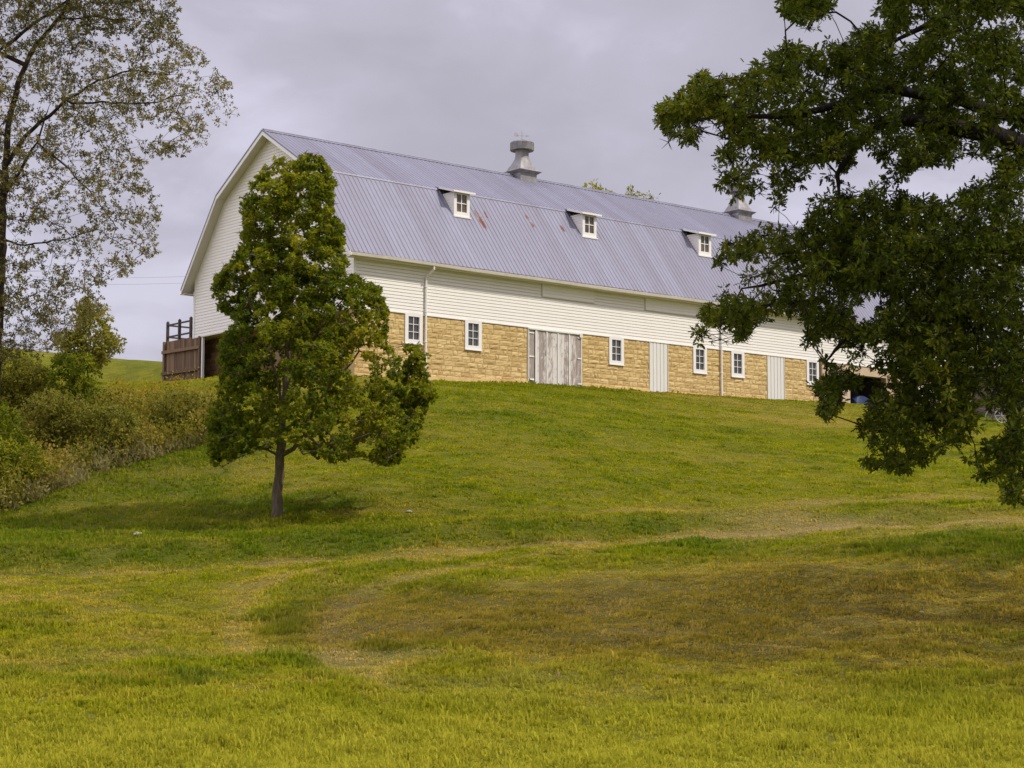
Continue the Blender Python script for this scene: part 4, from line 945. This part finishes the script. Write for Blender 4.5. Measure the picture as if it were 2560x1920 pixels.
OGAP = [[(2188,133),(2209,112),(2305,48),(2322,45),(2311,78),(2281,100),(2251,120),(2203,136)], [(2100,452),(2113,422),(2149,374),(2167,371),(2191,392),(2191,416),(2185,470),(2143,494),(2125,480)],
        [(2242,446),(2287,428),(2312,407),(2342,395),(2384,404),(2402,383),(2420,389),(2426,404),(2450,437),(2462,449),(2402,458),(2381,494),(2327,491),(2300,494),(2281,473),(2242,470)],
        [(1815,212),(1840,208),(1835,228),(1812,230)], [(1872,222),(1900,222),(1890,238),(1872,236)], [(2145,880),(2185,868),(2180,950),(2155,960)], [(2442,928),(2470,925),(2475,975),(2450,985)], [(1700,700),(1850,640),(1862,668),(1845,730),(1820,728)]]
for (cx_, cy_, rr_) in ((2060,870,20),(2100,905,22),(2130,868,14),(2040,905,12),(2165,760,24),(2140,785,16),(2200,742,14),(1890,665,18),(1925,690,14),(1870,700,13),(1945,655,10),(2045,560,9),(2090,590,8),(2150,585,10),(2060,660,8),(2335,540,8),(2270,560,7),(2010,690,12),(1995,770,14),(2300,770,6),(2195,850,10),(2210,895,16),(2220,940,12),(2350,940,8),(2060,250,0),(2085,255,12),(1960,255,10),(2420,215,12),(2520,290,14),(2540,350,12),(2480,375,12),(2400,350,12),(2330,370,12),(2280,365,9),(2230,395,10),(2440,60,14),(2490,75,16),(2530,40,12),(2380,90,12),(1760,215,8),(1830,470,14),(1820,410,10),(1870,370,10),(1950,420,10),(1965,470,9),(2060,420,14),(2070,470,12),(2210,1090,10),(2250,1110,12),(2300,1090,10),(2350,1070,10),(2180,1120,8),(2480,1150,8),(2540,1170,10),(2520,1110,8),(2030,40,8),(2000,10,9),(2010,930,9)):
    if rr_: OGAP.append([(cx_+rr_*(0.6+0.6*random.random())*math.cos(q_*0.9), cy_+rr_*(0.6+0.6*random.random())*math.sin(q_*0.9)) for q_ in range(7)])
OSPARSE = [([(2030,845),(2150,840),(2160,925),(2070,930)], 0.35), ([(2110,730),(2225,725),(2225,800),(2110,800)], 0.35), ([(1860,640),(1960,640),(1960,760),(1860,760)], 0.5), ([(2180,360),(2250,360),(2250,500),(2180,500)], 0.35), ([(2400,20),(2560,20),(2560,80),(2400,80)], 0.4), ([(2400,300),(2560,300),(2560,372),(2400,372)], 0.4), ([(2030,390),(2100,390),(2100,500),(2030,500)], 0.4), ([(1940,0),(2085,0),(2085,75),(1940,75)], 0.8), ([(2160,1060),(2440,1060),(2440,1180),(2160,1180)], 0.6), ([(1780,340),(1910,340),(1910,515),(1780,515)], 0.5), ([(1910,380),(2025,380),(2025,530),(1910,530)], 0.6)]
q = np.concatenate([sample([OA, OSP, OB, OC, ODm, OE], OGAP, 2500, 15, OSPARSE), sample([OSP, OE], OGAP, 60, 18), sample([[(1640,270),(1740,180),(1900,180),(1850,345),(1640,360)], [(1725,860),(1780,790),(1860,790),(1900,810),(1860,860)]], OGAP, 110, 19)])
r_ = np.random.default_rng(16); u = np.clip((2640-q[:, 0])/1050, 0, 1)
dp = OD + r_.uniform(-1, 1, len(q))*(0.55+2.3*np.sqrt(1-u*u))
tips_in = np.array([P(a, b, d) for (a, b), d in zip(q, dp)])
OR = [(2570,-260),(3000,-280),(3450,-60),(3650,300),(3550,800),(3250,1080),(2900,1180),(2570,1200)]
q2 = sample([OR], [], 900, 17); u2 = np.clip(np.abs(q2[:, 0]-2640)/1050, 0, 1)
dp2 = OD + r_.uniform(-1, 1, len(q2))*(0.5+5.2*np.sqrt(1-u2*u2)); tips_out = np.array([P(a, b, d) for (a, b), d in zip(q2, dp2)])
tips = np.concatenate([tips_in, tips_out])
ob = P(2678, 1470, OD); ob[2] = H(ob[0], ob[1])[0]-0.15
limbs = [([ob]+PL([(2676,1330,0),(2668,1150,0),(2662,900,0),(2650,650,0),(2660,420,0),(2640,150,0),(2625,-40,0),(2610,-160,0)], OD), (0.42, 0.05)),
         (PL([(2655,480,0),(2600,380,-.3),(2520,345,-.6),(2430,322,-.9),(2330,300,-1.2),(2200,300,-1.3),(2130,370,-1.2),(2090,430,-1.1),(2095,490,-1.1)], OD), (0.17, 0.014)),
         (PL([(2650,420,0),(2570,290,-.4),(2450,265,-.8),(2350,235,-1.2),(2200,220,-1.2),(2050,270,-.9),(1900,290,-.6),(1790,288,-.3),(1700,300,0)], OD), (0.10, 0.010)),
         (PL([(2640,200,0),(2560,20,.2),(2480,0,.4),(2380,20,.5),(2310,60,.4),(2240,95,.3),(2190,130,.2)], OD), (0.10, 0.012)),
         (PL([(2650,700,0),(2540,620,.3),(2400,600,.6),(2250,620,.7),(2100,660,.6),(1980,690,.4),(1850,720,.1)], OD), (0.13, 0.012)),
         (PL([(2640,850,0),(2530,800,-.6),(2400,780,-1.1),(2260,800,-1.4),(2120,830,-1.1),(2060,900,-.8)], OD), (0.10, 0.012)),
         (PL([(2632,960,0),(2520,920,.5),(2400,930,.8),(2280,980,.8),(2255,1080,.7)], OD), (0.08, 0.012)),
         (PL([(2640,800,0),(2800,650,.8),(3000,560,1.2),(3300,500,1.0)], OD), (0.16, 0.02)),
         (PL([(2650,500,0),(2850,300,-1),(3100,150,-1.4)], OD), (0.14, 0.02)),
         (PL([(2645,700,0),(2700,560,1.8),(2760,420,3.2)], OD), (0.14, 0.02))]
make_tree('oak_tree', 'big dark green oak filling the right side, its trunk at the frame edge', 'tree', ob, limbs, tips, 0.004, M_BARK_OAK, M_OAKLEAF, 'oak', 7, 8, 0.14, 0.03, 0.086, 31, upb=0.7, droop=0.35, jit=19, shape=([OA, OSP, OB, OC, ODm, OE], OGAP), bias=np.where(np.concatenate([q[:, 0], np.full(900, 3000)]) < 1950, 0.16, 0.0))

# --- sparse pale tree at the left
LD = 48.0
LP = [(-260,-220),(430,-220),(442,0),(425,60),(452,115),(500,132),(520,172),(592,215),(580,285),(505,350),(440,400),(375,390),(345,420),(372,470),(408,540),(398,610),(372,655),(310,685),(240,715),(250,770),(200,830),(120,880),(60,905),(-60,900),(-260,850)]
LG = [[(400,300),(300,330),(320,370),(400,340)], [(0,150),(60,150),(60,190),(0,190)], [(220,90),(330,90),(330,120),(220,120)]]
q = sample([LP], LG, 3200, 25, [([(0,130),(600,130),(600,900),(0,900)], 0.62), ([(430,130),(620,130),(620,400),(430,400)], 0.7), ([(0,480),(430,480),(430,700),(0,700)], 0.7)])
r_ = np.random.default_rng(26); dp = LD + r_.uniform(-1, 1, len(q))*2.6*np.sqrt(np.clip(1-((q[:, 0]-0)/600)**2, 0.04, 1))
tips = np.array([P(a, b, d) for (a, b), d in zip(q, dp)])
lb = P(-20, 1120, LD); lb[2] = H(lb[0], lb[1])[0]-0.1
limbs = [([lb]+PL([(-8,900,0),(0,700,0),(4,520,0),(12,400,0),(22,290,0),(48,190,0),(85,120,0),(150,40,0),(200,-60,0),(240,-200,0)], LD), (0.125, 0.03)),
         (PL([(12,420,0),(60,345,-.2),(120,295,-.4),(160,255,-.5),(240,205,-.6),(330,180,-.7),(420,190,-.8)], LD), (0.07, 0.012)),
         (PL([(150,262,-.5),(230,262,-.7),(370,262,-.9),(470,235,-1)], LD), (0.035, 0.01)),
         (PL([(0,500,0),(50,425,-.4),(90,360,-.7),(110,300,-.8)], LD), (0.05, 0.02)),
         (PL([(85,365,-.7),(150,410,-.9),(220,480,-1),(280,560,-1)], LD), (0.035, 0.008)),
         (PL([(-5,600,0),(60,620,-.5),(180,600,-.9),(230,580,-1)], LD), (0.03, 0.008)),
         (PL([(-30,150,.2),(30,105,.3),(100,50,.4),(170,0,.5),(230,-60,.5)], LD), (0.06, 0.02)),
         (PL([(0,450,0),(-80,350,.3),(-180,200,.6),(-280,60,.7)], LD), (0.09, 0.02)),
         (PL([(130,60,0),(220,45,-.3),(330,55,-.5)], LD), (0.03, 0.01))]
bias = np.where(q[:, 1] < 130, -0.22, 0.05) + np.where((q[:, 0] < 110) & (q[:, 1] > 520), -0.12, 0) + np.where(q[:, 0] > 400, 0.12, 0)
make_tree('pale_tree', 'tall airy tree with thin pale leaves and dark limbs at the left edge', 'tree', lb, limbs, tips, 0.004, M_BARK_PALE, M_PALELEAF, 'oval', 5, 12, 0.23, 0.05, 0.060, 41, upb=0.3, bias=bias)

# --- far trees behind the barn
for (poly, dist, seed, lab, tx) in (([(1462,520),(1467,458),(1488,448),(1510,466),(1535,476),(1545,540),(1470,540)], 118, 61, 'pale green treetop showing over the ridge just right of the near ventilator', 1500),
                    ([(1556,520),(1562,474),(1590,476),(1622,484),(1642,504),(1645,560),(1560,560)], 122, 62, 'small treetops over the roof ridge farther along, behind the barn', 1600)):
    ext = [(tx-110, 545), (tx+110, 560), (tx+130, 700), (tx-130, 700)]
    q = sample([poly, ext], [], 260, seed); r_ = np.random.default_rng(seed); tips = np.array([P(a, b, dist+r_.uniform(-1.5, 1.5)) for a, b in q])
    b0 = P(tx, 900, dist); b0[2] = H(b0[0], b0[1])[0]-0.2
    make_tree('far_tree', lab, 'tree', b0, [([b0, P(tx, 700, dist), P(tx, 560, dist)], (0.3, 0.08))], tips, 0.02, M_BARK_PALE, M_SHRUBLEAF, 'oval', 4, 7, 0.5, 0.25, 0.24, seed, step=0.8)

# --- the leafy shrub on the skyline and companions
def shrub(label, poly, dist, n, base_px, mat, kind, size, seed, dd=0.7, rc=0.16, bias=None, name='shrub'):
    q = sample([poly], [], n, seed); r_ = np.random.default_rng(seed); tips = np.array([P(a, b, dist+r_.uniform(-dd, dd)) for a, b in q])
    b0 = P(base_px, 1000, dist); b0[2] = H(b0[0], b0[1])[0]-0.08
    top = P(base_px, min(p_[1] for p_ in poly)*0.5+max(p_[1] for p_ in poly)*0.5, dist)
    make_tree(name, label, 'shrub', b0, [([b0, b0*0.5+top*0.5+np.array([0.05, 0, 0]), top], (0.045, 0.015))], tips, 0.004, M_BARK_PALE, mat, kind, 5, 7, rc, 0.06, size, seed, bias=None if bias is None else np.full(n, bias))
shrub('open leafy yellow green shrub standing against the sky above the brush', [(196,800),(205,752),(228,756),(236,775),(262,775),(262,800),(248,815),(280,820),(290,842),(300,868),(268,890),(258,915),(205,930),(150,920),(140,870),(150,830)], 52, 190, 215, M_SHRUBLEAF, 'oval', 0.10, 71, bias=0.22, rc=0.2)
shrub('dark olive bush below the leafy shrub on the skyline', [(140,900),(180,890),(225,905),(240,950),(225,1010),(150,1015),(120,960)], 50.5, 90, 185, M_MAPLELEAF, 'oval', 0.09, 72, bias=-0.05)
shrub('dark green bush low at the left edge of the brush', [(-60,1020),(20,1020),(50,1060),(60,1130),(0,1180),(-60,1180)], 44, 90, 0, M_MAPLELEAF, 'oval', 0.10, 73, bias=-0.12)

for (lab, poly, dist, n, bx_, mat, sz, seed, bi) in (
    ('broad olive shrub at the far left below the skyline', [(-80,930),(-20,905),(60,903),(120,915),(140,960),(120,1030),(-80,1040)], 51.5, 260, 20, M_SHRUBLEAF, 0.085, 74, -0.10),
    ('golden green shrub in the middle of the brushy bank', [(60,1010),(120,985),(200,1000),(220,1060),(190,1110),(80,1110),(45,1060)], 47.5, 220, 130, M_SHRUBLEAF, 0.08, 75, 0.05),
    ('rounded green shrub at the left edge near the foot of the bank', [(-60,1130),(10,1110),(90,1125),(125,1175),(60,1230),(-60,1260)], 43, 170, 30, M_MAPLELEAF, 0.08, 76, 0.15),
    ('brownish green shrub on the bank below the dark olive bush', [(200,1030),(280,1015),(340,1050),(335,1110),(250,1145),(190,1110)], 47, 170, 260, M_SHRUBLEAF, 0.075, 77, -0.10),
    ('yellow green shrub on the bank beside the maple crown', [(380,1000),(450,975),(530,990),(560,1040),(540,1090),(420,1110),(370,1060)], 50, 190, 460, M_SHRUBLEAF, 0.07, 78, 0.08)):
    shrub(lab, poly, dist, n, bx_, mat, 'oval', sz, seed, dd=0.6, rc=0.17, bias=bi)
# --- brush thicket and goldenrod on the bank
def zone(polys, gaps, n, seed, dlo=40, dhi=66):
    """points of the ground seen inside the image polygons"""
    r_ = np.random.default_rng(seed); m_ = n*12; x = r_.uniform(-20, -5, m_); y = r_.uniform(dlo, dhi, m_); z = H(x, y)
    fy = y*cP+(z-EYE)*sP; px = 1280+FPX*x/fy; py = 960-FPX*(-y*sP+(z-EYE)*cP)/fy; k = np.zeros(m_, bool)
    for p_ in polys: k |= inpoly(px, py, p_)
    for p_ in gaps: k &= ~inpoly(px, py, p_)
    return np.stack([x, y, z], 1)[k][:n]
BZ = [(-400,960),(0,985),(150,1000),(230,1025),(330,1040),(430,1050),(560,1055),(575,1060),(548,1105),(430,1135),(350,1150),(250,1185),(160,1225),(60,1275),(-400,1420)]
def bunch(name, cent, hgt, wid, nper, size, kind, mat, seed, label, cat, vary=0.5, up=1.2):
    r_ = np.random.default_rng(seed); n = len(cent); hv = hgt*(0.5+r_.random(n)); 
    hv = hv*(0.45+1.1*fbm(cent[:, 0], cent[:, 1], 1.7, seed+7)); u = r_.random((n, nper)); off = r_.normal(0, 1, (n, nper, 2))*(wid*(0.35+0.65*u))[..., None]*0.6
    p_ = np.stack([cent[:, None, 0]+off[..., 0], cent[:, None, 1]+off[..., 1], cent[:, None, 2]+u*hv[:, None]*(1-0.35*(np.hypot(off[..., 0], off[..., 1])/wid))], -1)
    d_ = r_.normal(0, 0.7, p_.shape); d_[..., 2] += up
    cv = fbm(cent[:, 0], cent[:, 1], 1.3, seed+2); rn = np.clip(0.5+(cv-0.5)[:, None]*2.6*vary+0.35*(r_.random((n, nper))-0.5)+0.15*(u-0.5), 0, 1)
    o_ = leaves(name, p_.reshape(-1, 3), d_.reshape(-1, 3), size*(0.6+0.8*r_.random(n*nper)), kind, mat, None, rn.reshape(-1), seed, 0.2)
    tag(o_, label, cat, kind='stuff'); return o_
bc = zone([BZ], [], 1500, 81)
bunch('brush', bc, 0.9, 0.40, 90, 0.085, 'oval', M_BRUSH, 82, 'tangled olive and brown brush covering the bank at left', 'brush', 0.75, 0.35)
gz = [[(340,1020),(430,1015),(560,1020),(575,1070),(545,1090),(460,1100),(400,1080),(340,1060)], [(120,1040),(190,1050),(190,1080),(140,1070)], [(270,1000),(420,1005),(560,1010),(560,1030),(270,1030)], [(-20,1080),(40,1080),(40,1110),(-20,1110)]]
gc = zone(gz, [], 520, 83)
bunch('goldenrod', gc, 0.75, 0.26, 70, 0.075, 'sliver', M_GOLD, 84, 'yellow goldenrod standing in the brush near the plank gate', 'wildflowers')
dz_ = zone([[(60,1215),(160,1180),(300,1130),(500,1085),(560,1065),(560,1110),(430,1140),(300,1175),(160,1232),(0,1300),(-60,1290)]], [], 700, 85)
bunch('dry_stalks', dz_, 0.38, 0.24, 26, 0.13, 'sliver', M_PALELEAF, 86, 'dry tan stalks along the foot of the brushy bank', 'dry grass')

# ---------------------------------------------------------------- grass
def grass(seed):
    r_ = np.random.default_rng(seed); P_, Sz = [], []
    for (y0, y1, dens, hgt) in ((13.5, 20, 560, 0.070), (20, 27, 360, 0.065), (27, 38, 210, 0.050), (38, 50, 130, 0.045), (50, 66, 85, 0.042), (66, 86, 45, 0.045)):
        w0 = 0.36; area = (y1-y0)*2*w0*(y1+y0)/2; n = int(area*dens)
        y = r_.uniform(y0, y1, n); x = r_.uniform(-1, 1, n)*w0*y
        P_.append(np.stack([x, y], 1)); Sz.append(np.full(n, hgt))
    xy = np.concatenate(P_); sz = np.concatenate(Sz); x, y = xy[:, 0], xy[:, 1]
    d_ = xy-BARN_LOC[:2]; bx_ = cr_*d_[:, 0]+sr_*d_[:, 1]; by_ = -sr_*d_[:, 0]+cr_*d_[:, 1]
    keep = ~((bx_ > -0.1) & (by_ > -0.06)); xy, sz, x, y = xy[keep], sz[keep], x[keep], y[keep]
    z = HG(x, y)-0.006; dry, lush = cover(x, y); n = len(x)
    sz = sz*(0.55+0.9*r_.random(n))*(1-0.45*dry)*(1-0.7*bareness(x, y))*(1+0.7*lush)*np.where(r_.random(n) < 0.012, np.where(y < 45, 2.3, 1.5), 1.0)*(0.35+1.3*fbm(x, y, 0.75, 55)); d2_ = xy-BARN_LOC[:2]; by2 = -sr_*d2_[:, 0]+cr_*d2_[:, 1]; bx2 = cr_*d2_[:, 0]+sr_*d2_[:, 1]; sz = sz*(1+1.8*np.clip((by2+0.45)/0.4, 0, 1)*(bx2 > -0.5)*fbm(x, y, 0.9, 57)**2*1.6)
    K = 5; b = np.repeat(np.stack([x, y, z], 1), K, 0); s = np.repeat(sz, K); m_ = n*K
    th = r_.uniform(0, 2*math.pi, m_); lean = r_.uniform(0.1, 0.9, m_); wd = np.repeat(0.0042+0.00016*y, K)*(0.7+0.6*r_.random(m_))
    b[:, 0] += r_.normal(0, 0.018, m_); b[:, 1] += r_.normal(0, 0.018, m_)
    dx, dy = np.cos(th), np.sin(th); tx_, ty_ = -dy, dx; s = s*(0.6+0.6*r_.random(m_))
    v0 = b+np.stack([tx_*wd, ty_*wd, 0*s], 1); v1 = b-np.stack([tx_*wd, ty_*wd, 0*s], 1)
    mid = b+np.stack([dx*lean*s*0.35, dy*lean*s*0.35, s*0.6], 1); v2 = mid-np.stack([tx_*wd*.8, ty_*wd*.8, 0*s], 1); v3 = mid+np.stack([tx_*wd*.8, ty_*wd*.8, 0*s], 1)
    v4 = b+np.stack([dx*lean*s, dy*lean*s, s*(1-0.35*lean)], 1)
    V = np.stack([v0, v1, v2, v3, v4], 1).reshape(-1, 3); i = np.arange(m_)[:, None]*5
    F4 = i+np.array([[0, 1, 2, 3]]); F3 = i+np.array([[3, 2, 4]])
    at2 = lambda a: np.concatenate([np.repeat(a, K)]*2)
    rn = r_.random(m_)
    o_ = fast_mesh('grass', V, [F4, F3], M_GRASS, attrs={'dry': at2(dry), 'lush': at2(lush), 'pale': at2(sun_paleness(x, y)), 'bare': at2(bareness(x, y)), 'rnd': np.concatenate([rn, rn])})
    tag(o_, 'short mown grass covering the whole hillside', 'grass', kind='stuff'); print('tufts', n)
grass(91)

def litter(zone_, n, seed, label):
    r_ = np.random.default_rng(seed); x = r_.normal(zone_[0], zone_[2], n); y = r_.normal(zone_[1], zone_[3], n); z = HG(x, y)+r_.uniform(0.03, 0.06, n)
    d_ = r_.normal(0, 1, (n, 3)); d_[:, 2] *= 0.25
    tag(leaves('fallen_leaves', np.stack([x, y, z], 1), d_, r_.uniform(0.06, 0.11, n), 'oak', M_LITTER, None, r_.random(n), seed, 2.5), label, 'fallen leaves', kind='stuff')
M_LITTER = m_leaf('dead_leaf', [(0.1, (0.10, 0.05, 0.02)), (0.5, (0.20, 0.11, 0.045)), (1.0, (0.36, 0.24, 0.11))], 0.15)
litter((5.5, 24.0, 2.6, 2.4), 500, 95, 'brown fallen leaves scattered on the grass under the oak')
litter((-5.2, 37.2, 1.8, 1.6), 130, 96, 'few tan fallen leaves on the grass around the maple trunk')

# small pale stone in the grass right of the maple
m, t = mat_base('pale_rock'); finish(t, principled(t, (0.36, 0.33, 0.25), 0.9)); M_ROCK = m
def rock(px, py, r_, label):
    x, y = hit(px, py); mb = MB(); n = 8; vs = []
    for j in range(5):
        for i in range(n):
            th = math.pi*(j/4)*0.5; a = 2*math.pi*i/n; k = r_*random.uniform(0.8, 1.15); vs.append((k*math.cos(th)*math.cos(a)*1.3, k*math.cos(th)*math.sin(a), k*math.sin(th)*0.7-0.01))
    mb.add(vs, [(j*n+i, j*n+(i+1) % n, (j+1)*n+(i+1) % n, (j+1)*n+i) for j in range(4) for i in range(n)])
    o_ = mb.build('rock', M_ROCK); o_.location = (x, y, HG(x, y)[0]+0.02); tag(o_, label, 'rock')
rock(1022, 1285, 0.06, 'small pale rock in the grass right of the maple trunk')
rock(2305, 1530, 0.028, 'tiny white stone on the shaded grass at lower right')
rock(345, 1358, 0.07, 'low pale stone on the dry patch left of the maple trunk')
